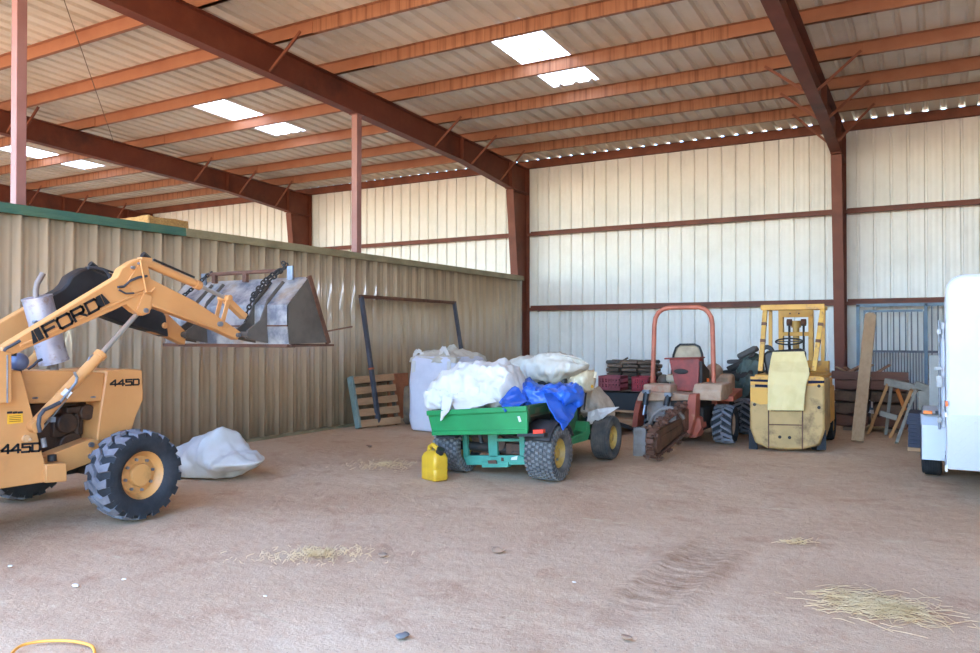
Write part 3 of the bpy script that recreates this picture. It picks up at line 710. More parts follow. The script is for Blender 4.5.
# rear half (beyond the photo's left edge)
b = B(); b.span((1.85, -16.3, .5), (2.7, -14.2, .95)); part(T, 'transmission', b, M_dark, bev=.02)
b = B(); b.span((1.98, -15.6, .95), (2.56, -15.1, 1.08)); b.box((2.27, -15.62, 1.35), (.55, .12, .5)); part(T, 'seat', b, M_blk, bev=.04)
b = B()
for x in (1.42, 2.92): b.span((x-.12, -16.1, 1.36), (x+.12, -15.1, 1.40))
part(T, 'fender', b, M_or, bev=.01)
b = B(); b.tube([(2.27, -14.75, .95), (2.27, -14.9, 1.25)], .025); b.tube([(2.27+.2*math.cos(a), -14.92+.09*math.sin(a), 1.28+.18*math.sin(a)) for a in [2*PI*i/24 for i in range(24)]], .014, 8, closed=True); part(T, 'steering_wheel', b, M_blk)
# ================================================================== cloth helpers
def interp(L, x):
    if x <= L[0][0]: return L[0][1]
    for (a, b) in zip(L, L[1:]):
        if x <= b[0]: return a[1]+(b[1]-a[1])*(x-a[0])/(b[0]-a[0])
    return L[-1][1]
def crump(p, s, seed):
    q = p*s+V((seed*3.1, seed*1.3, seed*2.7)); d = noise.voronoi(q*1.25)[0]
    r = (1-abs(noise.noise(q*1.1))*2)*.55+(1-abs(noise.noise(q*2.6+V((5, 1, 2))))*2)*.28+min(1, (d[1]-d[0])*1.4)*.55-.7
    return r
def loft(b, top, bot, Yc, D, nu=70, nv=44, a=.05, s=2.6, seed=1.0, n=2.4, ground=False, taper=.16):
    """crumpled cloth bundle whose section runs across the sight plane Y=Yc; top/bot = surveyed outline"""
    x0, x1 = top[0][0], top[-1][0]; sec = []
    for i in range(nu+1):
        u = i/nu; x = x0+(x1-x0)*u; pt, pb = atY(x, interp(top, x), Yc), atY(x, interp(bot, x), Yc)
        e = min(1, (min(u, 1-u)/taper)) if taper else 1; k = math.sin(e*PI/2)**.7*.96+.04; row = []
        for j in range(nv):
            t = 2*PI*j/nv; c, q = math.cos(t), math.sin(t)
            c = math.copysign(abs(c)**(2/n), c); q = math.copysign(abs(q)**(2/n), q)
            zc = (pt.z+pb.z)/2; hh = (pt.z-pb.z)/2
            p = V((pt.x, Yc+D*k*c, zc+hh*q)); nn = V((0, c, q)).normalized()
            d = crump(p, s, seed)*a*(.35+.65*min(1, hh/.12))
            p += nn*d
            if ground and p.z < .003: p.z = .003
            row.append(b.bm.verts.new(p))
        sec.append(row)
    for i in range(nu):
        for j in range(nv): b.bm.faces.new((sec[i][j], sec[i][(j+1) % nv], sec[i+1][(j+1) % nv], sec[i+1][j]))
    b.bm.faces.new(sec[0][::-1]); b.bm.faces.new(sec[-1])
    return b
def flap(b, P, nu=16, nv=16, a=.03, s=5, seed=2.0, t=.006):
    """loose corner of cloth: bilinear patch through 4 corners, creased, with thickness"""
    P = [V(p) for p in P]; n = (P[1]-P[0]).cross(P[3]-P[0]).normalized(); g = []
    for side in (0, 1):
        g.append([[b.bm.verts.new((P[0]*(1-i/nu)*(1-j/nv)+P[1]*(i/nu)*(1-j/nv)+P[2]*(i/nu)*(j/nv)+P[3]*(1-i/nu)*(j/nv))) for j in range(nv+1)] for i in range(nu+1)])
    for i in range(nu+1):
        for j in range(nv+1):
            d = crump(g[0][i][j].co, s, seed)*a
            g[0][i][j].co += n*(d+t); g[1][i][j].co += n*(d-t)
    for i in range(nu):
        for j in range(nv):
            b.bm.faces.new((g[0][i][j], g[0][i+1][j], g[0][i+1][j+1], g[0][i][j+1])); b.bm.faces.new((g[1][i][j], g[1][i][j+1], g[1][i+1][j+1], g[1][i+1][j]))
    ring = [(i, 0) for i in range(nu)]+[(nu, j) for j in range(nv)]+[(i, nv) for i in range(nu, 0, -1)]+[(0, j) for j in range(nv, 0, -1)]
    for k in range(len(ring)):
        i, j = ring[k]; p, q = ring[(k+1) % len(ring)]
        b.bm.faces.new((g[0][i][j], g[1][i][j], g[1][p][q], g[0][p][q]))
    return b
M_white = mat('white_woven_poly', '#cac5bf', .6, 0, '#bab3a9', 2.2, .5, .75)
M_white2 = mat('dusty_white_poly', '#c2baac', .6, 0, '#ab9d88', 2.5, .45, .7, col3='#b7a284', sc3=3.5, lo3=.62, hi3=.8)
M_blue = mat('blue_tarp', '#2c60bd', .33, 0, '#2352aa', 3)
M_bulk = mat('bulk_bag_weave', '#cdcdd9', .6, 0, '#c1c1cf', 2)
# ================================================================== green utility vehicle
M_gr = mat('green_paint', '#1c8145', .4, 0, '#19753e', 2)
M_grd = mat('dusty_dark_green', '#2b5a35', .6, 0, '#24452a', 3, .4, .65, col3='#6a5038', sc3=4, lo3=.5, hi3=.72)
M_teal = mat('faded_green_frame', '#478f78', .5, 0, '#397a65', 4, .45, .7)
M_yrim = mat('yellow_rim', '#bd9a4a', .5, 0, '#a08140', 6)
M_bed = mat('worn_bed_green', '#39583a', .65, 0, '#5f4a35', 3, .42, .6)
M_knob = mat('dusty_knobs', '#75716c', .9, 0, '#5d5a57', 6)
GX = 4.58
G = thing('utility_vehicle', 'green utility cart with yellow wheels, its bed heaped with white and blue tarps', 'utility vehicle', (GX, -9.0, 0))
def roll(b, k=.085):
    for v in b.bm.verts: v.co.z += k*(v.co.x-GX)
    return b
for x, s, yy in ((5.36, 1, -9.90), (4.18, -1, -9.90)): wheel(G, (x, yy, .30), (s, 0, 0), .303, .33, .16, 'knob', M_yrim, M_rubd, M_knob, dish=.03, bolts=5, hub_r=.05, lugh=.018)
for x, s in ((5.36, 1), (4.0, -1)): wheel(G, (x, -8.2, .275), (s, 0, 0), .278, .24, .15, 'rib', M_yrim, M_rubd, dish=.03, bolts=5, hub_r=.05)
b = B(); b.cyl((4.2, -9.90, .30), (5.25, -9.90, .30), .05); b.cyl((4.0, -8.2, .26), (5.25, -8.2, .26), .035); part(G, 'axle', b, M_dark)
PY_ = lambda x, y, Y=-10.27: atY(x, y, Y)
b = B(); b.prism([PY_(427.6, 414), PY_(526.8, 409.2), PY_(527.6, 431.9), PY_(432.3, 433.7)], (0, .035, 0)); tg = part(G, 'tailgate', b, M_gr, bev=.006)
b = B(); b.beam(PY_(427.2, 413.2, -10.28), PY_(527.1, 408.5, -10.28), .055, .035, up=(0, 1, 0)); b.beam(PY_(432, 433.2, -10.28), PY_(527.6, 431.6, -10.28), .05, .02, up=(0, 1, 0)); b.beam(PY_(429, 416, -10.277), PY_(526, 411, -10.277), .02, .01, up=(0, 1, 0)); part(tg, 'tailgate_rim', b, M_gr, bev=.006, split=False)
b = B(); b.prism([PY_(517.5, 416.5), PY_(519.7, 416), PY_(521.5, 421.5), PY_(519.2, 422)], (0, -.004, 0)); part(tg, 'sticker', b, M_white)
bx0, bx1, by0, by1 = atY(430.5, 423, -10.24).x+.02, atY(527, 420, -10.24).x, -10.22, -8.95
b = B(); b.span((bx0, by0, .645), (bx1, by1, .675)); bed = part(G, 'cargo_bed', roll(b), M_bed)
for x in (bx0, bx1-.035):
    b = B(); b.span((x, by0, .66), (x+.035, by1, .76)); b.span((x-.02, by0, .74), (x+.055, by1, .775)); b.span((x-.012, by0, .60), (x+.047, by0+.04, .75)); b.span((x-.012, by0+.5, .66), (x+.047, by0+.54, .75)); part(bed, 'bed_side', roll(b), M_grd, bev=.004)
b = B(); b.span((bx0, by1-.03, .66), (bx1, by1, .78)); part(bed, 'bed_front', roll(b), M_grd)
# rear frame
b = B(); Yf = -9.98
for x0, x1 in ((462, 466.5), (487.5, 496.5), (518.6, 524)): b.prism([atY(x0, 432, Yf), atY(x1, 432, Yf), atY(x1+1.2, 457, Yf), atY(x0+1.2, 457, Yf)], (0, .05, 0))
b.prism([atY(463.5, 455.6, Yf), atY(524, 455.4, Yf), atY(524.4, 464.8, Yf), atY(464.5, 465, Yf)], (0, .06, 0)); b.prism([atY(481, 462, Yf-.02), atY(508, 462, Yf-.02), atY(508, 467.4, Yf-.02), atY(482, 467.6, Yf-.02)], (0, .08, 0))
b.prism([atY(496, 438.8, Yf), atY(519, 438.6, Yf), atY(519, 441.4, Yf), atY(496, 441.6, Yf)], (0, .04, 0)); rf = part(G, 'rear_frame', b, M_teal, bev=.004)
b = B(); b.prism([atY(515, 456.5, Yf), atY(517.6, 455.8, Yf), atY(517, 459.8, Yf), atY(511, 460, Yf), atY(511.5, 457.5, Yf)], (0, -.004, 0)); part(rf, 'sticker', b, M_white)
b = B(); b.prism([atY(488, 460.5, Yf-.02), atY(496, 460, Yf-.02), atY(497.5, 463.6, Yf-.02), atY(489, 463.6, Yf-.02)], (0, -.012, 0)); b.prism([atY(501.5, 457.5, Yf), atY(503.5, 457.5, Yf), atY(503.8, 461, Yf), atY(501.7, 461, Yf)], (0, -.012, 0)); part(rf, 'hitch_plate', b, M_rust)
b = B(); b.span((4.36, -9.86, .22), (5.1, -9.3, .44)); b.cyl((4.75, -9.95, .36), (4.75, -9.8, .36), .09); b.box((4.95, -9.9, .31), (.2, .1, .12)); b.cyl((4.93, -9.93, .27), (5.06, -9.93, .27), .03); eg = part(G, 'engine', b, M_eng, bev=.008)
b = B(); b.tube([atY(x, y, -9.9) for x, y in ((480, 434), (481, 441), (484, 447), (489, 451))], .022, 10); part(eng if 0 else eg, 'air_hose', b, M_hose)
b = B(); b.span((4.32, -9.9, .40), (5.05, -8.9, .455)); b.span((4.4, -9.7, .45), (4.5, -8.9, .645)); b.span((4.8, -9.7, .45), (4.9, -8.9, .645)); b.span((4.3, -9.2, .24), (4.4, -7.9, .34)); b.span((4.8, -9.2, .24), (4.9, -7.9, .34)); part(G, 'chassis', b, M_dark)
for (xa, xb, ya, yb_) in ((437, 455, 436.6, 438.6), (517, 544, 433.6, 436.8)):
    b = B(); b.prism([atY(xa, ya, -10.29), atY(xb, ya-.3, -10.29), atY(xb, yb_-.3, -10.29), atY(xa, yb_, -10.29)], (0, .09, 0)); lb = part(G, 'lamp_bracket', b, M_blk)
    b = B()
    if xa > 500: b.prism([atY(532.6, 429.9, -10.30), atY(542.6, 429.5, -10.30), atY(542.6, 433.5, -10.30), atY(532.6, 434, -10.30)], (0, .07, 0))
    else: b.prism([atY(437, 434.6, -10.01), atY(444, 434.4, -10.01), atY(444, 436.6, -10.01), atY(437, 436.8, -10.01)], (0, .07, 0))
    part(lb, 'tail_lamp', b, mat('red_lens', '#e0402e', .25), bev=.004)
for x in (5.37,):
    b = B(); b.grid(lambda u, v: V((x-.16+.30*v, -9.88+.35*math.cos(PI*(.16+.68*u)), .29+.355*math.sin(PI*(.16+.68*u)))), 16, 2); part(G, 'rear_fender', b, mat('fender_plastic', '#2d2a2c', .6), solid=.02)
b = B(); b.prism([V((bx1+.0, y, z)) for y, z in ((-9.98, .53), (-9.7, .60), (-9.55, .70), (-9.35, .70), (-9.3, .55), (-9.4, .5))], (.06, 0, 0)); part(G, 'fender_flare', b, M_dark)
# floor, seat base, front cowl
b = B(); b.span((4.12, -8.9, .30), (5.12, -7.9, .335)); b.span((5.08, -8.9, .28), (5.14, -8.2, .36)); part(G, 'floor_pan', b, mat('dusty_floor', '#6f6248', .8, 0, '#4c5a40', 5), bev=.005)
b = B(); b.span((4.2, -8.85, .33), (5.1, -8.5, .66)); part(G, 'seat_base', b, M_grd, bev=.02)
b = B(); b.span((4.2, -8.88, .66), (4.62, -8.46, .76)); b.span((4.68, -8.88, .66), (5.1, -8.46, .76)); b.span((4.2, -8.9, .76), (5.1, -8.80, 1.06)); part(G, 'seat', b, M_blk, bev=.03, split=False)
b = B(); b.prism([V((4.3, y, z)) for y, z in ((-8.18, .33), (-8.22, .86), (-8.12, .9), (-7.7, .70), (-7.45, .52), (-7.42, .32))], (.72, 0, 0)); cw = part(G, 'front_cowl', b, M_grd, bev=.025)
b = B(); b.beam((5.03, -8.5, .335), (5.05, -8.22, .86), .03, .03); b.tube([(5.07, -8.75, .76), (5.07, -8.8, .9), (5.07, -8.6, .95), (5.07, -8.2, .86), (5.07, -8.12, .6), (5.07, -8.2, .34)], .018, 8); part(G, 'grab_rail', b, M_blk, split=False)
b = B(); b.prism([V((5.02, y, z)) for y, z in ((-9.4, .27), (-8.56, .27), (-8.48, .36), (-8.5, .50), (-8.57, .50), (-8.62, .38), (-9.4, .34))], (.24, 0, 0)); part(G, 'foot_guard', b, mat('worn_green', '#3a8a58', .5, 0, '#2f7549', 3), bev=.012)
b = B(); b.cyl((4.5, -8.2, .82), (4.5, -8.36, .95), .02); b.tube([(4.5+.16*math.cos(a), -8.37+.06*math.sin(a), .97+.13*math.sin(a)) for a in [2*PI*i/24 for i in range(24)]], .014, 8, closed=True); part(G, 'steering_wheel', b, M_blk)
b = B(); q = atY(590, 387.5, -8.6); b.cyl(atY(586, 392, -8.6), atY(584, 398, -8.6)-V((0, 0, .15)), .012); lv = part(G, 'lever', b, M_blk)
b = B(); b.cyl(q-V((.035, 0, .015)), q+V((.035, 0, .02)), .022, n=12); part(lv, 'knob', b, mat('yellow_knob', '#e2a72a', .4))
# ---- cargo
b = B(); loft(b, [(433, 396), (438, 386), (447, 371), (456, 364), (480, 360.5), (505, 361.5), (512, 365), (517, 374), (520, 388), (522, 400)], [(433, 408), (445, 414), (470, 411), (505, 409), (522, 405)], -9.72, .34, a=.085, s=3.7, seed=3.3, nu=90, nv=56)
loft(b, [(425.5, 400), (429, 388), (440, 384), (455, 388), (470, 396), (484, 404)], [(425.5, 404), (432, 410), (450, 413), (484, 411)], -9.95, .16, a=.06, s=6, seed=7.1, nu=60)
P = lambda x, y, Y: atY(x, y, Y)
flap(b, [P(443, 395, -10.2), P(453, 399, -10.22), P(449, 412, -10.33), P(440.5, 421, -10.34)], a=.02); flap(b, [P(430, 384, -9.95), P(446, 392, -10.06), P(441, 404, -10.12), P(424, 403, -10.06)], a=.025, seed=4)
flap(b, [P(447, 397, -10.08), P(476, 388, -10.02), P(497, 402, -10.06), P(457, 411.5, -10.28)], a=.035, seed=5)
solo('tarp', b, M_white, 'bright white tarp heaped over the tailgate end of the green cart', 'tarp', 'tarps piled on the green cart', angle=50, split=False)
b = B(); loft(b, [(500, 366), (510, 361), (522, 357), (540, 352.5), (560, 352.5), (574, 357), (583, 363), (588, 364)], [(500, 388), (530, 388), (560, 388), (588, 367)], -8.72, .28, a=.07, s=3.6, seed=9.2, nu=90, nv=56)
flap(b, [P(558, 353, -8.85), P(576, 357, -8.9), P(588.5, 363.5, -8.8), P(570, 364, -8.75)], a=.02)
solo('tarp', b, M_white2, 'off-white tarp bundled over the seats behind the blue tarp', 'tarp', 'tarps piled on the green cart', angle=50, split=False)
b = B(); loft(b, [(556, 376), (562, 366), (575, 364), (586, 370), (594, 372), (596, 377), (594, 386)], [(556, 390), (575, 393), (594, 390)], -8.55, .2, a=.06, s=5, seed=12.4, nu=60)
flap(b, [P(583, 370, -8.6), P(596.5, 372.5, -8.5), P(596, 378, -8.55), P(582, 377, -8.65)], a=.02)
solo('plastic_sheet', b, mat('crumpled_clear_plastic', '#d8c9ac', .3, 0, '#bba684', 4, .45, .65), 'crumpled beige plastic sheet bunched at the right end of the off-white tarp', 'plastic sheet', angle=50, split=False)
b = B(); loft(b, [(496, 405), (505, 392), (514, 381), (524, 379), (535, 385), (545, 389), (556, 383), (566, 382), (575, 386), (581, 392), (583, 400)], [(496, 409), (520, 411), (545, 406), (570, 408), (583, 404)], -9.45, .30, a=.085, s=4.4, seed=15.0, nu=100, nv=56)
flap(b, [atX(543, 394, 5.30), atX(582, 391, 5.42), atX(574, 416, 5.53), atX(562, 431, 5.55)], a=.04, s=4, seed=8)
flap(b, [P(499, 402, -10.24), P(514, 385, -9.8), P(530, 402, -9.9), P(505, 412, -10.33)], a=.04, s=5, seed=3)
flap(b, [P(525, 390, -9.8), P(545, 392, -9.78), P(552, 402, -9.75), P(534, 408, -9.85)], a=.04, s=5, seed=6)
solo('tarp', b, M_blue, 'bright blue tarp hanging over the right side of the green cart', 'tarp', 'tarps piled on the green cart', angle=50, split=False)
b = B(); loft(b, [(583, 400), (589, 391), (597, 388), (604, 395), (609, 405), (612, 415)], [(583, 416), (612, 424)], -8.0, .26, a=.05, s=4, seed=19, nu=50)
solo('sack', b, mat('dusty_sack', '#b9aa98', .7, 0, '#a08f7c', 4), 'dusty beige sack lying on the front of the green cart', 'sack', angle=50)
b = B(); flap(b, [P(588, 421, -8.33), P(598, 409, -8.3), P(619, 407, -8.15), P(602, 419, -8.36)], a=.03, s=6, seed=11); flap(b, [P(588, 412, -8.3), P(598, 409, -8.3), P(602, 419, -8.36), P(587, 426, -8.36)], a=.02, seed=13)
solo('plastic_sheet', b, M_white, 'small white plastic sheet trailing over the front wheel of the green cart', 'plastic sheet', angle=50, split=False)
# ================================================================== yellow fuel can
c = atZ(433, 481.5); ang = -.35
K = thing('fuel_can', 'yellow plastic fuel can with a black spout on the dirt by the green cart', 'fuel can', (c.x-.06, c.y+.12, 0), ang)
M_can = mat('yellow_plastic', '#cd9f28', .42, 0, '#ba8d24', 5, .5, .75, col3='#b98f3a', sc3=6, lo3=.6, hi3=.75)
def rr(w_, d_, r, z, n=6):
    out = []
    for (sx, sy, a0) in ((1, 1, 0), (-1, 1, PI/2), (-1, -1, PI), (1, -1, 1.5*PI)):
        for i in range(n+1): a = a0+PI/2*i/n; out.append(V((sx*(w_/2-r)+r*math.cos(a), sy*(d_/2-r)+r*math.sin(a), z)))
    return out
def stack(b, rings):
    R = [[b.bm.verts.new(p) for p in r] for r in rings]; n = len(R[0])
    for p, q in zip(R, R[1:]):
        for i in range(n): b.bm.faces.new((p[i], p[(i+1) % n], q[(i+1) % n], q[i]))
    b.bm.faces.new(R[0][::-1]); b.bm.faces.new(R[-1]); return b
b = B(); stack(b, [rr(.25, .17, .03, .0), rr(.27, .19, .035, .015), rr(.27, .19, .035, .115), rr(.262, .182, .035, .125), rr(.27, .19, .035, .135), rr(.27, .19, .035, .24), rr(.24, .16, .04, .285), rr(.15, .11, .035, .315)])
part(K, 'body', b, M_can, local=True, angle=45)
b = B(); b.tube([(-.11, 0, .25), (-.09, 0, .35), (-.03, 0, .375), (.04, 0, .35), (.07, 0, .30)], .026, 12); part(K, 'handle', b, M_can, local=True)
b = B(); b.cyl((.075, 0, .26), (.10, 0, .32), .04, .036, 16); b.cyl((.088, 0, .295), (.118, 0, .345), .045, .045, 16); part(K, 'spout_cap', b, M_blk, local=True)
# ================================================================== white bags
b = B(); loft(b, [(150, 462), (163, 458), (180, 446), (200, 437), (220, 426.5), (226, 428), (230, 440), (236, 447), (245, 452), (252, 459), (256, 462)], [(150, 489), (182, 489), (205, 487), (225, 482), (238, 476), (249, 469), (256, 464)], -11.55, .34, a=.05, s=3.3, seed=23, nu=100, nv=60, ground=True, n=1.7)
solo('empty_bag', b, M_white, 'slumped empty white woven bag on the dirt behind the front wheel of the orange tractor', 'bag', angle=50)
F_ = thing('bulk_bag', 'tall full white bulk bag with lifting loops beside the wooden pallet', 'bulk bag', (1.87, -6.55, 0), -.04)
b = B(); R = []
for z, k in ((.0, .95), (.02, .985), (.15, 1.02), (.4, 1.035), (.7, 1.02), (1.0, 1.0), (1.17, .985), (1.23, .93)):
    ring = rr(.97*k, .97*k, .14, z, 8); R.append(ring)
stack(b, R); bmesh.ops.subdivide_edges(b.bm, edges=b.bm.edges[:], cuts=2, use_grid_fill=True)
for v in b.bm.verts:
    f = noise.noise(v.co*3)*.02+noise.noise(v.co*9)*.006+.006*math.sin(v.co.z*60)*noise.noise(v.co*2); v.co += V((v.co.x, v.co.y, 0)).normalized()*f
    v.co.z = max(0, v.co.z)
bg_ = part(F_, 'bag_body', b, M_bulk, local=True, angle=60)
b = B(); 
def tp(u, v):
    x, y = (u-.5)*.95, (v-.5)*.95; r = max(abs(x), abs(y))/.475; p = V((x, y, 1.19)); q = crump(p, 3.4, 5.5)
    p.z += .13*(1-r**2)+q*.17*(1.12-r)+(.02 if r < .98 else -.05)
    p.x += noise.noise(p*4)*.03; p.y += noise.noise(p*4+V((7, 0, 0)))*.03; return p
b.grid(tp, 60, 60); part(F_, 'gathered_top', b, M_white2, local=True, solid=.008, angle=50)
for sx, sy in ((-1, -1), (1, -1)):
    b = B(); x, y = sx*.30-.08, sy*.36
    pts = [V((x-.13*sx, y, 1.17)), V((x-.10*sx, y-.02, 1.30)), V((x-.03*sx, y-.03, 1.36+.03*sx)), V((x+.03*sx, y-.02, 1.28)), V((x+.07*sx, y, 1.16))]
    for p, q in zip(pts, pts[1:]): b.beam(p, q, .012, .07, up=(1, 0, 0))
    part(F_, 'lifting_loop', b, M_white, local=True, bev=.003)
    b = B(); b.box((sx*.36, sy*.488, 1.06), (.07, .012, .20)); part(F_, 'loop_webbing', b, M_white, local=True)
# ================================================================== trencher
M_tr = mat('faded_orange_red', '#a0513c', .6, 0, '#884030', 4, .4, .65, col3='#b08362', sc3=5, lo3=.58, hi3=.76)
M_trd = mat('red_console', '#93352a', .55, 0, '#702b22', 4, .42, .65, col3='#4a2a22', sc3=3, lo3=.62, hi3=.75)
M_dust = mat('dusty_tan_top', '#b0937a', .85, 0, '#98755d', 5, .45, .7, col3='#a9634a', sc3=4, lo3=.58, hi3=.75)
M_rops = mat('salmon_tube', '#b9674e', .5, 0, '#a85942', 6)
M_grst = mat('grey_plate', '#8d8580', .6, .2, '#76695f', 4)
M_boom = mat('rusty_brown_boom', '#68452f', .7, .15, '#45301f', 5, .4, .65)
M_seat = mat('tan_vinyl', '#b5a084', .6, 0, '#9f8a70', 5)
T5 = thing('trencher', 'faded orange-red ride-on trencher with a roll bar and toothed digging chain at its front', 'trencher', (5.8, -6.4, 0))
for x, s in ((6.36, 1), (5.22, -1)):
    wheel(T5, (x, -6.03, .29), (s, 0, 0), .292, .28, .16, 'chevron', M_dust, M_rub, M_tread, dish=.03, bolts=5, hub_r=.05, lugh=.045)
    wheel(T5, (x, -4.75, .29), (s, 0, 0), .292, .28, .16, 'chevron', M_dust, M_rub, M_tread, dish=.03, bolts=5, hub_r=.05, lugh=.045)
b = B(); b.span((5.45, -6.45, .22), (6.15, -4.5, .55)); b.cyl((5.2, -6.03, .29), (6.4, -6.03, .29), .06); b.cyl((5.2, -4.75, .29), (6.4, -4.75, .29), .06); part(T5, 'chassis', b, M_dark, bev=.01)
b = B(); b.span((5.27, -6.5, .68), (5.68, -6.1, .86)); part(T5, 'deck_cover', b, M_dust, bev=.03)
b = B(); b.prism([atY(x, y, -6.62) for x, y in ((637.5, 397), (641, 391), (693, 395), (693, 400.5), (637, 401))], (0, .5, 0)); part(T5, 'deck', b, M_dust, bev=.012)
b = B(); b.prism([V((6.02, y, z)) for y, z in ((-6.55, .66), (-6.56, .80), (-6.45, .885), (-5.85, .885), (-5.8, .66))], (.40, 0, 0)); part(T5, 'fender', b, M_dust, bev=.02)
b = B(); b.prism([V((6.16, y, z)) for y, z in ((-6.1, .62), (-5.5, .66), (-5.5, .78), (-6.1, .7))], (.33, 0, 0)); b.span((6.10, -5.8, .30), (6.18, -5.0, .72)); part(T5, 'side_panel', b, M_tr, bev=.01)
b = B(); Yp = -6.75; b.prism([atY(x, y, Yp) for x, y in ((689, 394), (696.3, 394), (695.2, 415.7), (689.5, 437), (684, 435.5), (685, 411))], (0, .25, 0)); b.prism([atY(x, y, -6.6) for x, y in ((692, 414), (700, 418), (701.5, 428), (696, 438), (689, 438))], (0, .3, 0)); part(T5, 'boom_lift_arm', b, M_tr, bev=.012)
b = B(); pts = [(640.5, 393), (636.5, 403), (634.5, 413), (633, 427)]
for (p, q) in zip(pts, pts[1:]): b.prism([atY(p[0]-1.2, p[1], -6.6), atY(p[0]+4, p[1], -6.6), atY(q[0]+4, q[1], -6.6), atY(q[0]-1.2, q[1], -6.6)], (0, .5, 0))
part(T5, 'left_fender', b, M_tr, bev=.006)
b = B(); b.span((5.33, -6.52, .32), (6.0, -6.42, .70)); fc = part(T5, 'front_panel', b, M_grst, bev=.01)
b = B(); b.box(atY(680, 402, -6.55), (.26, .04, .14)); part(fc, 'opening', b, M_dark)
for (x0, y0, x1, y1) in ((646.5, 393, 643.5, 415), (668.5, 396, 664, 414)):
    p, q = atY(x0, y0, -6.78), atY(x1, y1, -6.85); b = B(); b.cyl(p+V((0, 0, .01)), p+(q-p)*.55, .042, n=14); cy = part(T5, 'hydraulic_cylinder', b, M_blk); b = B(); b.cyl(p+(q-p)*.55, q, .02, n=10); b.box(p+V((0, 0, .02)), (.1, .08, .05)); part(cy, 'rod', b, M_zinc)
# console, seat
b = B(); b.prism([atY(x, y, -6.16) for x, y in ((676, 391), (669, 359), (699.5, 358.5), (698, 391))], (0, .22, 0)); b.prism([atY(x, y, -6.2) for x, y in ((664, 359.5), (700, 358.6), (700, 357.2), (664, 358))], (0, .3, 0)); con = part(T5, 'console', b, M_trd, bev=.008)
b = B(); b.ball(atY(681, 371.5, -6.165), (.11, .012, .04), 20, 8); part(con, 'burn_mark', b, M_dark)
b = B(); b.prism([V((atY(699.5, 370, -6.16).x, y, z)) for y, z in ((-6.16, .82), (-6.16, 1.2), (-5.75, 1.05), (-5.75, .82))], (.04, 0, 0)); part(con, 'side_flap', b, M_dark)
b = B(); so = [atY(x, y, -5.45) for x, y in ((672, 375), (673.5, 355), (676, 348), (680, 344.8), (695, 344.6), (699.5, 347), (702, 354), (704, 375))]; b.prism(so, (0, .11, 0)); se = part(T5, 'seat', b, M_seat, bev=.035)
b = B(); b.tube([p+V((0, -.004, .004)) for p in so], .017, 8); part(se, 'seat_piping', b, M_blk)
b = B(); sx_ = so[0].x; b.span((sx_+.02, -5.85, .86), (sx_+.42, -5.42, .98)); b.span((sx_+.08, -5.8, .55), (sx_+.36, -5.4, .88)); part(se, 'seat_cushion', b, M_seat, bev=.03)
# roll bar
r_ = [atY(x, y, -6.0) for x, y in ((652.5, 388), (653.8, 345), (654.4, 325), (655.5, 318), (658.5, 312.5), (663, 309.2), (669, 307.7), (684, 307.3), (699, 307.3), (704.5, 309), (708.5, 312.5), (711.3, 317.5), (712.3, 324), (713, 345), (713.8, 388))]
b = B(); b.tube(r_, .034, 14); part(T5, 'roll_bar', b, M_rops, angle=50)
# engine cover, lamp, controls behind
b = B(); b.span((5.45, -5.2, .5), (6.1, -4.5, .95)); b.ball(atY(714, 372, -5.3), (.13, .2, .14), 16, 10); b.span((5.9, -5.4, .6), (6.3, -5.1, .98)); part(T5, 'engine_cover', b, M_dust, bev=.05, split=False)
b = B(); q = atY(708, 380.5, -5.9); b.cyl(q-V((0, 0, .03)), q+V((0, 0, .035)), .02, n=12); part(T5, 'lamp', b, mat('orange_lens', '#ee6a1e', .3))
b = B(); b.ball(atY(664, 380, -5.7), (.10, .1, .09), 14, 10); b.span((5.45, -5.75, .7), (5.6, -5.6, .86)); part(T5, 'oil_tank', b, mat('brown_tank', '#5d4d40', .6, 0, '#443a33', 6), split=False)
# digging boom with its toothed chain
bo = V((5.9, 0, 0)); A0, A1 = V((5.93, -8.02, .225)), V((5.93, -6.85, .33))
b = B(); b.prism([V((5.93, y, z)) for y, z in ((-8.1, .08), (-6.85, .24), (-6.85, .43), (-8.1, .37))], (.05, 0, 0)); b.prism([V((5.98, y, z)) for y, z in ((-7.9, .17), (-6.9, .29), (-6.9, .37), (-7.9, .29))], (.012, 0, 0)); bm_ = part(T5, 'digging_boom', b, M_boom, bev=.006)
b = B(); b.cyl((5.9, -6.8, .40), (6.02, -6.8, .40), .15, n=22); b.cyl((5.9, -8.08, .22), (6.02, -8.08, .22), .11, n=20); part(bm_, 'sprocket', b, M_rust)
def loop_path():
    P = []
    c0, r0, c1, r1 = V((0, -8.08, .225)), .175, V((0, -6.78, .41)), .20
    for i in range(13): a = PI*.5+PI*i/12+.12; P.append(c0+V((0, math.cos(a)*r0, math.sin(a)*r0)))
    for i in range(13): a = -PI*.5+PI*i/12+.12; P.append(c1+V((0, math.cos(a)*r1, math.sin(a)*r1)))
    return P
LP = loop_path(); tot = sum((LP[(i+1) % len(LP)]-LP[i]).length for i in range(len(LP))); n = 54; b = B(); bt = B()
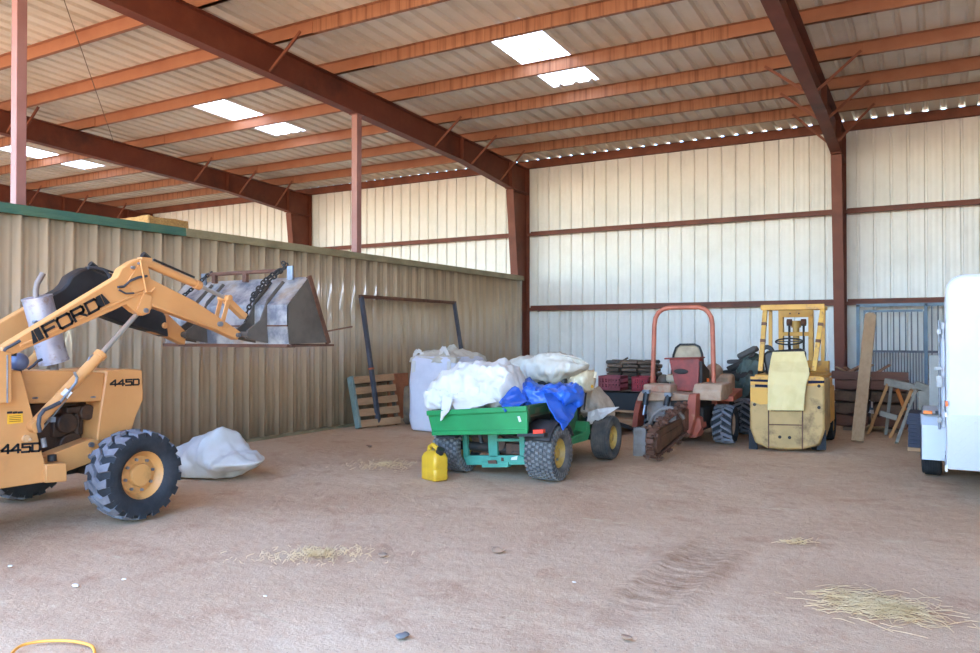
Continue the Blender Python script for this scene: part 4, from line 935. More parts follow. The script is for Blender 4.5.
for i in range(n):
    s = tot*i/n; k = 0
    while s > (LP[(k+1) % len(LP)]-LP[k]).length: s -= (LP[(k+1) % len(LP)]-LP[k]).length; k += 1
    d = (LP[(k+1) % len(LP)]-LP[k]).normalized(); p = LP[k]+d*s; nrm = V((0, d.z, -d.y)); nrm = -nrm if nrm.dot(p-V((0, -7.4, .3))) < 0 else nrm
    p.z = max(p.z, .045)
    R = Matrix((V((1, 0, 0)), d, nrm)).transposed()
    b.box(p+V((5.955, 0, 0)), (.085, .062, .035), R); b.cyl(p+V((5.90, 0, 0)), p+V((6.01, 0, 0)), .016, n=8)
    if i % 2 == 0:
        sx = (-.045, .045, 0)[(i//2) % 3]; bt.box(p+V((5.955+sx, 0, 0))+nrm*.03, (.075, .03, .05), R, .5, .6); bt.box(p+V((5.955+sx*1.6, 0, 0))+nrm*.016, (.06, .05, .02), R)
me = bpy.data.meshes.new('t'); bt.bm.to_mesh(me); b.bm.from_mesh(me); bpy.data.meshes.remove(me); bt.bm.free(); part(bm_, 'digging_chain', b, M_rust, split=False)
b = B(); b.tube([atY(x, y, -7.0) for x, y in ((650, 424), (653, 415), (661, 409), (671, 408), (679, 412), (684, 419))], .03, 10); part(bm_, 'crumber_arm', b, M_grst)
b = B(); b.prism([atY(x, y, -7.75) for x, y in ((633.5, 427.5), (645.6, 428.2), (645.6, 454), (641, 457.5), (633, 456.5))], (0, .02, 0)); b.beam(atY(640, 430, -7.73), atY(650, 424, -6.9), .05, .04); part(bm_, 'spoil_shield', b, M_grst, split=False)
# ================================================================== forklift
M_fl = mat('forklift_yellow', '#cc9430', .5, 0, '#bd8228', 3, .45, .7, col3='#85603a', sc3=6, lo3=.57, hi3=.72)
M_cw = mat('grimy_cream_counterweight', '#b5915a', .65, 0, '#a2824f', 3, .42, .68, col3='#6d5433', sc3=5, lo3=.5, hi3=.7)
M_navy = mat('navy_stripe', '#1b1e30', .8, spec=.15)
M_cloth = mat('pale_yellow_cloth', '#dac38c', .8, 0, '#ccb47a', 3, .45, .7)
Fk = thing('forklift', 'old yellow forklift seen from behind with an overhead guard and mast', 'forklift', (7.25, -5.3, 0))
cy_ = -6.4
ol = [(749.8, 379), (824.4, 379.5), (824.8, 430), (819.5, 445.8), (801, 449.6), (784, 450), (767, 448.2), (755, 443), (749.6, 428)]
b = B(); b.prism([atY(x, y, cy_+.03) for x, y in ol], (0, .62, 0)); cwt = part(Fk, 'counterweight', b, M_cw, bev=.03)
def fkp(nm, pts, m, parent=None, t=.012, Y=cy_+.03, **k): b = B(); b.prism([atY(x, y, Y) for x, y in pts], (0, -t, 0)); return part(parent or cwt, nm, b, m, **k)
fkp('paint_panel', [(750.5, 387.5), (768, 388), (768, 404), (760, 404.5), (750.5, 401)], M_fl, t=.004)
fkp('paint_panel', [(750.5, 376.5), (824, 377.5), (824, 386), (750.5, 385)], M_fl, t=.004)
for q in ([(750.5, 379.2), (768.5, 379.6), (768.5, 382), (750.5, 381.4)], [(755, 384.3), (768.5, 384.7), (768.5, 387.6), (755, 386.8)], [(808, 380.6), (824.5, 380.6), (824.5, 383.2), (808, 383.6)]): fkp('stripe', q, M_navy, t=.007)
fkp('seam', [(768, 409), (769.2, 409), (769.2, 448.6), (768, 448.6)], M_rust, t=.005); fkp('seam', [(802, 409), (803.3, 409), (803, 449.3), (801.7, 449.4)], M_rust, t=.005); fkp('seam', [(769, 424), (802, 424.6), (802, 425.7), (769, 425.1)], M_rust, t=.005)
fkp('vent_slot', [(771, 409.5), (800.5, 409.8), (800.5, 411.3), (771, 411)], M_dark, t=.005)
for x, y in ((779.8, 437), (789.6, 437.5), (754.5, 404.5), (819, 386), (819, 407.5)):
    b = B(); q = atY(x, y, cy_+.03); b.cyl(q, q-V((0, .006, 0)), .022, n=12); part(cwt, 'bolt_hole', b, M_dark)
# body in front of the counterweight
b = B(); b.span((6.86, -5.9, .28), (7.68, -4.9, .95)); part(Fk, 'body', b, M_fl, bev=.02)
b = B(); b.span((7.68, -5.85, .34), (7.735, -5.15, .85)); part(Fk, 'side_cover', b, M_fl, bev=.015)
for x, s in ((7.60, 1), (6.93, -1)): wheel(Fk, (x, -5.98, .20), (s, 0, 0), .205, .16, .10, 'rib', M_rust, M_rub, dish=.02, bolts=0, hub_r=.04)
for x, s in ((7.60, 1), (6.90, -1)): wheel(Fk, (x, -4.75, .25), (s, 0, 0), .255, .18, .15, 'rib', M_fl, M_rub, dish=.02, bolts=0, hub_r=.05)
for xs in ((748.8, 757.5), (817, 826)):
    b = B(); b.prism([atY(xs[0], 430, -6.3), atY(xs[1], 430, -6.3), atY(xs[1], 450, -6.3), atY(xs[0], 450, -6.3)], (0, .02, 0)); part(Fk, 'mud_flap', b, M_rub)
# guard
Q = lambda x, y, Y: atY(x, y, Y)
b = B()
b.beam(Q(765.5, 306, -5.95), Q(760.5, 371, -6.2), .06, .05, up=(0, 1, 0)); b.beam(Q(823, 306.5, -5.95), Q(814, 371, -6.2), .06, .05, up=(0, 1, 0))
gd = part(Fk, 'guard_post', b, mat('rubbed_yellow', '#d3a03a', .5, 0, '#b98a3a', 7, .4, .62, col3='#7d5434', sc3=9, lo3=.57, hi3=.68))
for (pa, pb) in ((Q(765.5, 306, -5.95), Q(760.5, 371, -6.2)), (Q(823, 306.5, -5.95), Q(814, 371, -6.2))):
    for t in (.26, .52):
        c_ = pa+(pb-pa)*t; b = B(); b.beam(c_, c_+(pb-pa).normalized()*.045, .066, .056, up=(0, 1, 0)); part(gd, 'rust_band', b, M_rust)
b = B(); b.beam(Q(770.5, 308, -5.0), Q(770.5, 374, -5.0), .05, .05); b.beam(Q(823.6, 308, -5.0), Q(822.6, 374, -5.0), .05, .05); part(Fk, 'guard_post', b, M_fl)
b = B(); zt = Q(790, 307, -5.95).z
b.span((6.86, -6.0, zt-.04), (7.70, -5.93, zt+.035)); b.span((6.78, -5.05, zt-.02), (7.62, -4.98, zt+.035))
for x in (6.87, 7.66): b.beam((x, -5.96, zt), (x-.06, -5.0, zt), .05, .06)
for k in range(1, 5): x = 6.88+.155*k; b.beam((x, -5.96, zt+.01), (x-.06, -5.0, zt+.01), .03, .03)
part(Fk, 'guard_roof', b, M_fl, bev=.004)
# hood top, seat, cloth comes later
b = B(); b.span((6.84, -6.36, .985), (7.70, -5.2, 1.035)); part(Fk, 'engine_hood', b, M_fl, bev=.01)
b = B(); b.span((6.92, -6.05, 1.0), (7.46, -5.55, 1.12)); b.prism([V((x, -6.12, z)) for x, z in ((6.95, 1.02), (6.90, 1.30), (6.96, 1.36), (7.40, 1.40), (7.47, 1.36), (7.46, 1.02))], (0, .12, 0)); part(Fk, 'seat', b, M_blk, bev=.03)
b = B(); b.tube([Q(767+6*math.cos(a), 354+7*math.sin(a), -5.7) for a in [2*PI*i/16 for i in range(16)]], .035, 8, closed=True); part(Fk, 'seat_belt_reel', b, M_blk)
b = B(); c_ = Q(789, 343.5, -5.25); b.tube([c_+V((.19*math.cos(a), .10*math.sin(a), .03+.045*math.sin(a))) for a in [2*PI*i/28 for i in range(28)]], .012, 8, closed=True); b.cyl(c_+V((0, .0, .03)), c_+V((0, .2, -.4)), .02); b.beam(c_+V((-.18, 0, .03)), c_+V((.18, 0, .03)), .02, .015); part(Fk, 'steering_wheel', b, M_blk)
b = B(); b.span((6.85, -5.1, .95), (7.65, -4.95, 1.2)); part(Fk, 'dashboard', b, M_fl, bev=.01)
# mast
b = B(); Ym = -4.4
for x0, x1 in ((778.3, 782.8), (808.2, 812.8)): p, q = Q(x0, 311, Ym), Q(x1, 311, Ym); b.span((p.x, Ym, .08), (q.x, Ym+.12, p.z))
p, q = Q(778.3, 310.5, Ym), Q(812.8, 317, Ym); b.span((p.x, Ym-.01, q.z), (q.x, Ym+.1, p.z)); p, q = Q(782, 332, Ym), Q(809, 336, Ym); b.span((p.x, Ym-.01, q.z), (q.x, Ym+.1, p.z))
ms = part(Fk, 'mast', b, M_fl, bev=.004)
for x in (790, 799):
    b = B(); q = Q(x, 313.5, Ym-.02); b.cyl(q, q-V((0, .012, 0)), .014, n=8); part(ms, 'bolt', b, M_rust)
b = B(); q = Q(796, 322, Ym+.05); b.cyl((q.x, q.y, .2), (q.x, q.y, q.z), .05, n=16); b.cyl((q.x, q.y, q.z-.09), (q.x, q.y, q.z+.02), .075, n=16); part(ms, 'lift_cylinder', b, mat('dull_yellow_cylinder', '#b58f49', .5, .1, '#8f6e3a', 6))
for x in (789.3, 803.6):
    q = Q(x, 322.5, Ym); b = B(); b.cyl(q-V((.035, 0, 0)), q+V((.035, 0, 0)), .055, n=16); pu = part(ms, 'chain_pulley', b, M_rust); b = B(); b.span((q.x-.01, q.y-.05, .5), (q.x+.01, q.y-.04, q.z)); b.span((q.x-.01, q.y+.04, .5), (q.x+.01, q.y+.05, q.z)); part(pu, 'lift_chain', b, M_dark)
b = B(); b.span((6.9, Ym+.14, .12), (7.3, Ym+.18, .55)); b.span((6.85, Ym+.14, .45), (7.4, Ym+.18, .52))
for x in (6.92, 7.28): b.span((x, Ym+.16, .05), (x+.1, Ym+1.0, .09)); b.span((x, Ym+.16, .05), (x+.1, Ym+.2, .6))
part(Fk, 'fork_carriage', b, M_dark, split=False)
# cloth draped over the seat and down the counterweight
b = B()
L_ = [(772.8, 352.2), (770.8, 361), (769, 372), (768, 385), (768, 398), (767.8, 410.2)]; R_ = [(804.2, 351.6), (807.5, 362), (810, 373.5), (806.5, 384), (804.8, 397), (804.2, 410.6)]
def cl(u, v):
    Yv = [-6.16, -6.2, -6.34, -6.43, -6.43, -6.43]; k = min(4, int(v*5)); f = v*5-k
    y = Yv[k]+(Yv[k+1]-Yv[k])*f; l = (L_[k][0]+(L_[k+1][0]-L_[k][0])*f, L_[k][1]+(L_[k+1][1]-L_[k][1])*f); r = (R_[k][0]+(R_[k+1][0]-R_[k][0])*f, R_[k][1]+(R_[k+1][1]-R_[k][1])*f)
    p = atY(l[0]+(r[0]-l[0])*u, l[1]+(r[1]-l[1])*u, y)
    p.y -= .012+abs(.014*math.sin(u*9+v*3))*(.3+v*.4)+.018*noise.noise(V((u*3, v*5, 3)))
    return p
b.grid(cl, 40, 50); b.grid(lambda u, v: V(cl(u, 0))*(1-v)+V((cl(u, 0).x, -5.9, 1.34-.10*v))*v, 40, 8)
bmesh.ops.remove_doubles(b.bm, verts=b.bm.verts, dist=.001)
solo('cloth', b, M_cloth, 'pale yellow cloth hung over the seat back and rear of the forklift', 'cloth', solid=.008, angle=60)
# ================================================================== along the partition
M_wood = mat('pallet_wood', '#a9835f', .75, 0, '#96704e', 4, .4, .7, stretch=(1, 1, 5))
M_woodd = mat('dark_weathered_wood', '#6e5a48', .8, 0, '#55443a', 5, .4, .7)
M_pgreen = mat('grey_green_board', '#76857f', .75, 0, '#66736c', 4)
M_frame = mat('dark_steel_tube', '#3d3d46', .5, .2, '#4a4a54', 5)
M_log = mat('split_log', '#5f4b3b', .85, 0, '#43352a', 7, .4, .65)
M_logd = mat('grey_log', '#57524c', .85, 0, '#3e3a35', 7, .4, .65)
M_crate = mat('maroon_crate', '#9e484c', .55, 0, '#883c41', 5)
M_crate2 = mat('red_crate', '#b5323a', .5, 0, '#9a2a32', 5)
M_black = mat('flat_black_panel', '#121213', .6, 0, '#1a1918', 3)
M_timb = mat('reddish_timber', '#704a3b', .8, 0, '#5a3a2e', 4, .4, .68, stretch=(.6, 3, 3), col3='#8a6552', sc3=4, lo3=.6, hi3=.75)
M_scrap = mat('scrap_board', '#9a6f55', .8, 0, '#7f5741', 5, .4, .7)
M_plank = mat('tan_plank', '#a98a6a', .75, 0, '#98795a', 3, .4, .7, stretch=(6, 6, .6))
M_saw = mat('sawhorse_wood', '#b07f50', .75, 0, '#9a6a40', 4, .45, .7)
M_sawg = mat('weathered_grey_wood', '#8b8378', .8, 0, '#746c62', 4)
M_gate = mat('blue_grey_gate_steel', '#5f7080', .5, .2, '#526170', 5)
# leaning portal frame
PF = thing('steel_frame', 'dark steel door-shaped frame leaning on the tan partition behind the pallet', 'frame', (.5, -5.3, 0))
t0, t1 = V((.205, atX(361, 297, .2).y, 2.27)), V((.205, atX(454, 302.5, .2).y, 2.27)); g0 = atZ(379, 425, .02); dy = g0.y-t0.y; g1 = V((g0.x, t1.y+dy, .02))
b = B(); b.beam(t0, g0, .075, .06, up=(1, 0, 0)); lg = part(PF, 'upright', b, M_frame, bev=.004); b = B(); b.beam(t1, g1, .075, .06, up=(1, 0, 0)); part(PF, 'upright', b, M_frame, bev=.004)
b = B(); b.beam(t0-V((0, .04, 0)), t1+V((0, .04, 0)), .06, .06); part(PF, 'header', b, M_rust, bev=.004)
b = B(); p = t0+(g0-t0)*.56; b.beam(p, p+(g0-t0).normalized()*.03, .085, .07, up=(1, 0, 0)); part(lg, 'orange_band', b, mat('orange_tape', '#b0532c', .6))
# pallet
pb0, pb1, pt0, pt1 = atZ(359.5, 428.5, .0), atZ(401, 424.2, .0), atX(351, 376.5, .26), atX(393, 373, .26)
pb0.z = pb1.z = .012
PL = thing('wooden_pallet', 'wooden pallet leaning on the partition with a grey-green board along its left edge', 'pallet', ((pb0+pb1)/2).to_tuple())
PLn = (pb1-pb0).cross(pt0-pb0).normalized(); PLn = PLn if PLn.x > 0 else -PLn
def pq(u, v, w=0): return (pb0*(1-u)+pb1*u)*(1-v)+(pt0*(1-u)+pt1*u)*v+PLn*w
for v0, v1 in ((.0, .135), (.205, .345), (.42, .555), (.635, .77), (.85, .985)):
    b = B(); b.prism([pq(0.02, v0), pq(1, v0), pq(1, v1), pq(.02, v1)], PLn*.02); part(PL, 'slat', b, M_wood, bev=.002)
for u in (.03, .5, .95):
    b = B(); b.prism([pq(u-.02, .0, -.09), pq(u+.02, .0, -.09), pq(u+.02, .985, -.09), pq(u-.02, .985, -.09)], PLn*.089); part(PL, 'stringer', b, M_woodd if u > .1 else M_wood, bev=.002)
for v0, v1 in ((.05, .15), (.45, .55), (.85, .95)):
    b = B(); b.prism([pq(0.02, v0, -.11), pq(1, v0, -.11), pq(1, v1, -.11), pq(.02, v1, -.11)], PLn*.018); part(PL, 'back_slat', b, M_woodd)
b = B(); b.prism([pq(-.03, .0, -.09), pq(.025, .0, -.09), pq(.025, 1.0, -.09), pq(-.03, 1.0, -.09)], PLn*.13); part(PL, 'edge_board', b, M_pgreen, bev=.003, label='grey-green painted edge board')
# tyre and board by the bulk bag
b = B(); q = atZ(404, 421, 0); ty = V((.86, -6.25, .335)); ax = V((.83, .55, .0)).normalized(); M = axM(ty, (ax.x, ax.y, .0))
b.lathe([(.20, -.085), (.24, -.10), (.30, -.105), (.335, -.085), (.345, -.05), (.345, .05), (.335, .085), (.30, .105), (.24, .10), (.20, .085), (.205, 0)], M, 44, closed=True)
solo('tire', b, mat('dusty_brown_tyre', '#7d6850', .85, 0, '#55483c', 4, .4, .65, bump=.3, bsc=30), 'dusty brown tyre standing between the pallet and the bulk bag', 'tire', angle=45)
b = B(); b.prism([(.16, -6.0, .0), (.19, -6.0, .0), (.19, -6.0, .86), (.16, -6.0, .86)], (0, .62, 0)); b.prism([(.19, -5.97, .70), (.21, -5.97, .70), (.21, -5.97, .86), (.19, -5.97, .86)], (0, .56, 0))
solo('wooden_board', b, mat('red_brown_board', '#9a5f3f', .75, 0, '#864f33', 4), 'red-brown wooden board upright behind the dusty brown tyre', 'board', bev=.003)
# ================================================================== black flatbed cart with crates and firewood
CT = thing('flatbed_cart', 'low wooden cart with a black box side left of the trencher carrying crates and firewood', 'cart', (4.75, -5.0, 0))
b = B(); b.span((4.14, -5.5, .36), (5.04, -5.47, .665)); b.span((4.14, -5.5, .36), (4.17, -4.4, .665)); part(CT, 'side_panel', b, M_black, split=False)
b = B(); b.span((4.14, -5.5, .64), (5.04, -4.4, .67)); part(CT, 'top_deck', b, M_woodd)
b = B(); b.span((4.2, -5.56, .33), (5.04, -5.3, .36)); part(CT, 'ledge', b, M_wood)
b = B(); b.span((4.25, -5.75, .19), (5.04, -4.5, .24)); part(CT, 'lower_deck', b, M_wood)
b = B(); b.beam(atY(605, 419, -6.2), atY(640, 431, -5.9), .06, .06); b.span((4.2, -5.8, .12), (4.27, -4.5, .19)); b.span((4.95, -5.7, .12), (5.02, -4.5, .19)); b.span((4.2, -5.2, .14), (5.0, -5.1, .19)); b.beam((4.3, -5.8, .16), (4.55, -6.1, .14), .06, .05); part(CT, 'chassis', b, M_black, split=False)
for x in (4.22, 4.98): wheel(CT, (x, -4.95, .2), (1 if x > 4.6 else -1, 0, 0), .20, .12, .1, 'rib', M_rust, M_rub, bolts=0, hub_r=.03)
def crate(px0, px1, py0, py1, Y, dpt, m, lab):
    a, c = atY(px0, py1, Y), atY(px1, py0, Y); x0, x1, z0 = a.x, c.x, .672; z1 = c.z; w_ = x1-x0
    t = thing('crate', lab, 'crate', ((x0+x1)/2, Y+dpt/2, z0), 0, None)
    b = B()
    for (xa, ya, xb, yb_) in ((x0, Y, x1, Y+.015), (x0, Y+dpt-.015, x1, Y+dpt), (x0, Y, x0+.015, Y+dpt), (x1-.015, Y, x1, Y+dpt)):
        b.span((xa, ya, z0), (xb, yb_, z0+.045)); b.span((xa, ya, z1-.04), (xb, yb_, z1))
        hx = abs(xb-xa) > .05; L = (xb-xa) if hx else (yb_-ya); n = 7
        for k in range(n+1):
            s = L*k/n-.011
            if hx: b.span((max(xa, xa+s), ya, z0), (min(xb, xa+s+.022), yb_, z1))
            else: b.span((xa, max(ya, ya+s), z0), (xb, min(yb_, ya+s+.022), z1))
        b.span((xa, ya, (z0+z1)/2-.012), (xb, yb_, (z0+z1)/2+.012))
    part(t, 'lattice', b, m, split=False)
    b = B(); b.span((x0+.005, Y+.005, z0), (x1-.005, Y+dpt-.005, z0+.012)); part(t, 'base', b, m)
    return t
crate(598.3, 620.5, 376.4, 389.8, -5.46, .36, M_crate, 'maroon slatted plastic crate on the left end of the cart')
crate(631.5, 649, 377, 391, -5.46, .36, M_crate2, 'bright red slatted plastic crate on the cart behind the trencher roll bar')
random.seed(3)
lg_ = []
def logpiece(p, L, r, rz, rx, m, k):
    b = B(); n = 7; off = [random.uniform(.75, 1.15) for _ in range(n)]
    M = Matrix.Translation(p) @ Matrix.Rotation(rz, 4, 'Z') @ Matrix.Rotation(rx, 4, 'Y')
    R = []
    for i in range(5):
        u = -L/2+L*i/4; R.append([b.bm.verts.new(M @ V((u, r*off[j]*math.cos(2*PI*j/n)*(1+random.uniform(-.06, .06)), r*.62*off[j]*math.sin(2*PI*j/n)))) for j in range(n)])
    for i in range(4):
        for j in range(n): b.bm.faces.new((R[i][j], R[i][(j+1) % n], R[i+1][(j+1) % n], R[i+1][j]))
    b.bm.faces.new(R[0][::-1]); b.bm.faces.new(R[-1]); return b
k = 0
for li in range(7):
    for ri, yr in enumerate((-4.97, -4.82, -4.67)):
        for c in range(3):
            if li == 6 and random.random() < .35: continue
            k += 1; m = (M_log, M_logd, M_woodd, M_log)[random.randrange(4)]; L = .25+random.uniform(-.02, .02)
            b = logpiece(V((4.22+c*.3+.03*(li % 2)+random.uniform(-.01, .01), yr+random.uniform(-.012, .012), .712+li*.069)), L, .057, random.uniform(-.1, .1), random.uniform(-.03, .03), m, k)
            solo('firewood', b, m, 'piece of split firewood stacked behind the crates on the cart', 'firewood', 'firewood on the cart', bev=.004)
b = logpiece(atY(621, 362, -4.97), .28, .03, .3, -.55, M_log, 0); solo('firewood', b, M_log, 'thin stick of firewood poking up at an angle from the top of the cart pile', 'firewood', 'firewood on the cart', bev=.003)
# ================================================================== tarp-covered junk between trencher and forklift
JK = thing('covered_pile', 'dark green tarp thrown over a pile of dark machinery left of the forklift', 'tarp-covered machinery', (6.6, -3.8, 0))
b = B(); b.span((6.05, -4.1, .0), (6.7, -3.4, .75)); b.span((5.85, -4.05, .64), (6.6, -3.5, .98)); b.cyl((5.9, -4.2, .85), (6.4, -4.2, .92), .10, n=14); b.box((6.15, -4.1, 1.1), (.42, .2, .08), Matrix.Rotation(-.45, 3, 'Y')); b.beam((5.95, -4.15, .9), (6.4, -4.1, 1.28), .05, .05); part(JK, 'machinery', b, M_dark, bev=.01, split=False)
b = B(); loft(b, [(733, 392), (737, 372), (742, 360), (748, 354), (754, 352), (760, 355), (764, 366)], [(733, 402), (742, 394), (750, 390), (764, 388)], -3.95, .32, a=.09, s=4, seed=31, nu=60)
flap(b, [atY(744, 358, -4.2), atY(760, 362, -4.25), atY(756, 382, -4.35), atY(738, 390, -4.3)], a=.06, s=5, seed=9); flap(b, [atY(738, 384, -4.3), atY(752, 382, -4.35), atY(748, 395, -4.37), atY(736, 402, -4.3)], a=.05, s=6, seed=14)
part(JK, 'tarp', b, mat('dark_green_tarp', '#49564f', .6, 0, '#3a4640', 4, col3='#7d7a70', sc3=3, lo3=.6, hi3=.75), angle=50, split=False)
b = B(); b.box(atY(748, 352.5, -4.0), (.34, .25, .10), Matrix.Rotation(-.5, 3, 'Y')); b.box(atY(737, 361.5, -4.0), (.30, .25, .07), Matrix.Rotation(-.05, 3, 'Y')); part(JK, 'cushion', b, mat('grey_cushion', '#4b4744', .7, 0, '#5c5650', 5), bev=.03)
# ================================================================== right-hand corner
random.seed(11)
tz = 0
M_timb2 = mat('brown_timber', '#6a5140', .85, 0, '#4f3d31', 5, .4, .65, col3='#8a6a52', sc3=5, lo3=.6, hi3=.75)
for ri in range(4):
    h = (.21, .2, .2, .19)[ri]
    for k in range(2):
        x0, x1 = (7.55+random.uniform(-.04, .04), 8.05+random.uniform(-.04, .04)) if k == 0 else (8.09+random.uniform(0, .04), 8.62+random.uniform(-.04, .04))
        b = B(); b.box(((x0+x1)/2, -3.1+random.uniform(-.03, .03), .06+tz+h/2), (x1-x0, .62, h-.03)); b.bm.normal_update()
        bmesh.ops.subdivide_edges(b.bm, edges=b.bm.edges[:], cuts=3, use_grid_fill=True); b.jitter(.03, 4, ri*3+k)
        lab = ('bottom', 'second', 'third', 'top')[ri]
        solo('timber_block', b, (M_timb, M_timb2)[(ri+k*2+ri//2) % 2], 'reddish brown timber block, %s layer of the stack behind the tall plank, %s half' % (lab, 'left' if k == 0 else 'right'), 'timber block', 'reddish timber blocks stacked by the column', bev=.02)
    tz += h
for k, x in enumerate((7.75, 8.4)):
    b = B(); b.span((x-.08, -3.38, 0), (x+.08, -2.8, .055)); solo('wood_bearer', b, M_woodd, 'short dark wooden bearer under the %s end of the timber stack' % ('left', 'right')[k], 'wooden bearer', 'bearers under the timber stack')
zt_ = .06+tz
def board(p0, p1, w_, t, m, lab, grp='scrap boards on the timber stack', up=(0, 0, 1)):
    b = B(); b.beam(p0, p1, w_, t, up=up); return solo('scrap_board', b, m, lab, 'board', grp, bev=.003)
B1 = V((7.50, -3.36, zt_+.06)); board(B1, V((8.05, -3.36, zt_+.05)), .12, .13, M_timb, 'thick red-brown board along the front top of the timber stack, left of the tall plank')
board(V((8.1, -3.4, zt_+.06)), V((8.64, -3.36, zt_+.06)), .12, .13, M_timb, 'thick red-brown board along the front top of the timber stack, right of the tall plank')
random.seed(5)
sb = [((838, 370.5), (862, 366)), ((836, 367), (856, 360)), ((842, 362.5), (866, 369)), ((845, 358), (858, 363)), ((850, 370), (873, 363)), ((858, 361.5), (880, 370.5)), ((870, 366), (890, 371))]
for k, (p, q) in enumerate(sb):
    b = B(); P0, P1 = atY(*p, -3.2+.05*k), atY(*q, -3.05+.05*k); P0.z = zt_+.02+(.16 if k % 2 else 0); P1.z = zt_+.02+(0 if k % 2 else .2); b.beam(P0, P1, .09, .025); 
    solo('scrap_board', b, (M_scrap, M_wood, M_timb)[k % 3], 'thin scrap board thrown on top of the timber stack', 'board', 'scrap boards on the timber stack', bev=.002)
# tall plank

b = B(); p0, p1 = V((8.015, -4.93, .0)), V((8.105, -3.47, 1.93))
TP = thing('wooden_plank', 'tall tan wooden plank leaning upright against the timber stack', 'plank', p0.to_tuple())
d = (p1-p0).normalized(); xa = V((1, 0, 0)); xa = (xa-d*xa.dot(d)).normalized(); nn = d.cross(xa)
L = (p1-p0).length
b.prism([p0-xa*.085, p0+xa*.085, p0+d*L*.5+xa*.085, p0+d*(L-.06)+xa*.085, p0+d*(L-.01)+xa*.04, p0+d*L-xa*.03, p0+d*(L-.04)-xa*.085], nn*.045); 
lo_ = min(v.co.z for v in b.bm.verts); bmesh.ops.translate(b.bm, vec=(0, 0, -lo_), verts=b.bm.verts); part(TP, 'board', b, M_plank, bev=.004)
b = B(); c0 = p0+d*.30+nn*.022; b.box(c0, (.178, .055, .02), Matrix((xa, nn, d)).transposed()); part(TP, 'metal_band', b, M_rust)
# sawhorse
SW = thing('sawhorse', 'weathered wooden sawhorse with angled legs standing before the timber stack', 'sawhorse', (8.5, -4.25, 0))
bl, br_ = atY(885.5, 381.5, -4.15), atY(918, 388.5, -4.35)
b = B(); b.beam(bl, br_, .09, .11); part(SW, 'top_beam', b, M_sawg, bev=.006)
fl0, fr0, br0 = atZ(868.5, 434, .0), atZ(890.5, 438, .0), atZ(896.5, 444, .0)
legs = [(bl+V((.04, -.03, -.02)), fl0+V((0, 0, .0)), M_saw), (br_+V((-.08, -.05, -.02)), fr0, M_saw), (br_+V((-.03, .0, -.03)), br0, M_sawg), (bl+V((.08, .05, -.02)), V((fl0.x+.25, -3.75, 0)), M_sawg)]
for p, q, m in legs:
    b = B(); b.beam(p, q+V((0, 0, .012)), .045, .09, up=(0, 1, 0))
    for v in b.bm.verts: v.co.z = max(v.co.z, .0)
    part(SW, 'leg', b, m, bev=.003)
b = B(); b.beam(atY(880, 413, -4.2), atY(897, 418, -4.2), .03, .08); part(SW, 'cross_rail', b, M_sawg)
b = B(); b.beam(atY(897, 389, -4.0), atY(905, 410, -3.9), .025, .05); part(SW, 'brace', b, mat('orange_wood', '#b5682f', .7))
# gate panel leaning on the wall
GT = thing('gate_panel', 'blue-grey steel livestock gate panel standing against the white wall', 'gate', (8.4, -.4, 0))
gx0, gx1, Yg = 7.66, 9.95, -.38
def gp(x0, z0, x1, z1, t=.05, y=Yg): b = B(); b.span((x0, y-t/2, z0), (x1, y+t/2, z1)); return b
part(GT, 'frame_post', gp(gx0-.03, 0, gx0+.03, 2.2), M_gate); part(GT, 'frame_post', gp(8.82, 0, 8.88, 2.2), M_gate); part(GT, 'frame_post', gp(gx1-.03, 0, gx1+.03, 2.2), M_gate)
part(GT, 'top_rail', gp(gx0-.03, 2.15, gx1+.03, 2.21), M_gate); part(GT, 'upper_rail', gp(7.76, 2.04, 8.80, 2.085, .04), M_gate); part(GT, 'inner_post', gp(7.76, .1, 7.80, 2.06, .04), M_gate)
part(GT, 'middle_rail', gp(7.78, 1.24, gx1, 1.285, .045), M_frame); part(GT, 'bottom_rail', gp(gx0, .10, gx1, .14), M_gate)
for k in range(10):
    x = 7.88+k*.104; part(GT, 'bar', gp(x-.011, 1.28, x+.011, 2.05, .022), M_frame)
for k in range(21):
    x = 7.83+k*.05; part(GT, 'bar', gp(x-.009, .13, x+.009, 1.25, .018), M_frame)
for k in range(10):
    x = 8.95+k*.105; part(GT, 'bar', gp(x-.012, .13, x+.012, 2.16, .022), M_frame)
# dark stack, panel by the trailer
b = B()
for k in range(9): z = .05+k*.052; o = random.uniform(-.012, .012); b.span((8.69+o, -5.5, z), (8.93, -4.9, z+.048))
ST = thing('panel_stack', 'stack of dark navy sheets on a wooden strip left of the white trailer fender', 'stack of sheets', (8.8, -5.2, 0))
part(ST, 'sheets', b, mat('dark_navy_sheet', '#20243a', .6, 0, '#2a2c3c', 5), split=False)
b = B(); b.span((8.69, -5.52, 0), (8.93, -5.4, .05)); b.span((8.69, -5.0, 0), (8.93, -4.9, .05)); part(ST, 'bearer', b, M_wood)
b = B(); b.span((8.95, -5.3, .0), (9.09, -5.24, 1.31)); solo('grey_panel', b, mat('light_grey_panel', '#a3a19c', .6, 0, '#94928d', 3), 'tall narrow light grey panel standing behind the white trailer', 'panel', bev=.004)
b = B(); q = atY(916, 400, -4.9); b.span((8.80, -4.8, 0), (8.98, -4.6, .78)); b.box((8.87, -4.72, .83), (.24, .16, .10), Matrix.Rotation(.4, 3, 'Y')); solo('junk_pile', b, M_sawg, 'grey scrap wood piled behind the navy stack', 'scrap wood', bev=.01, split=False)
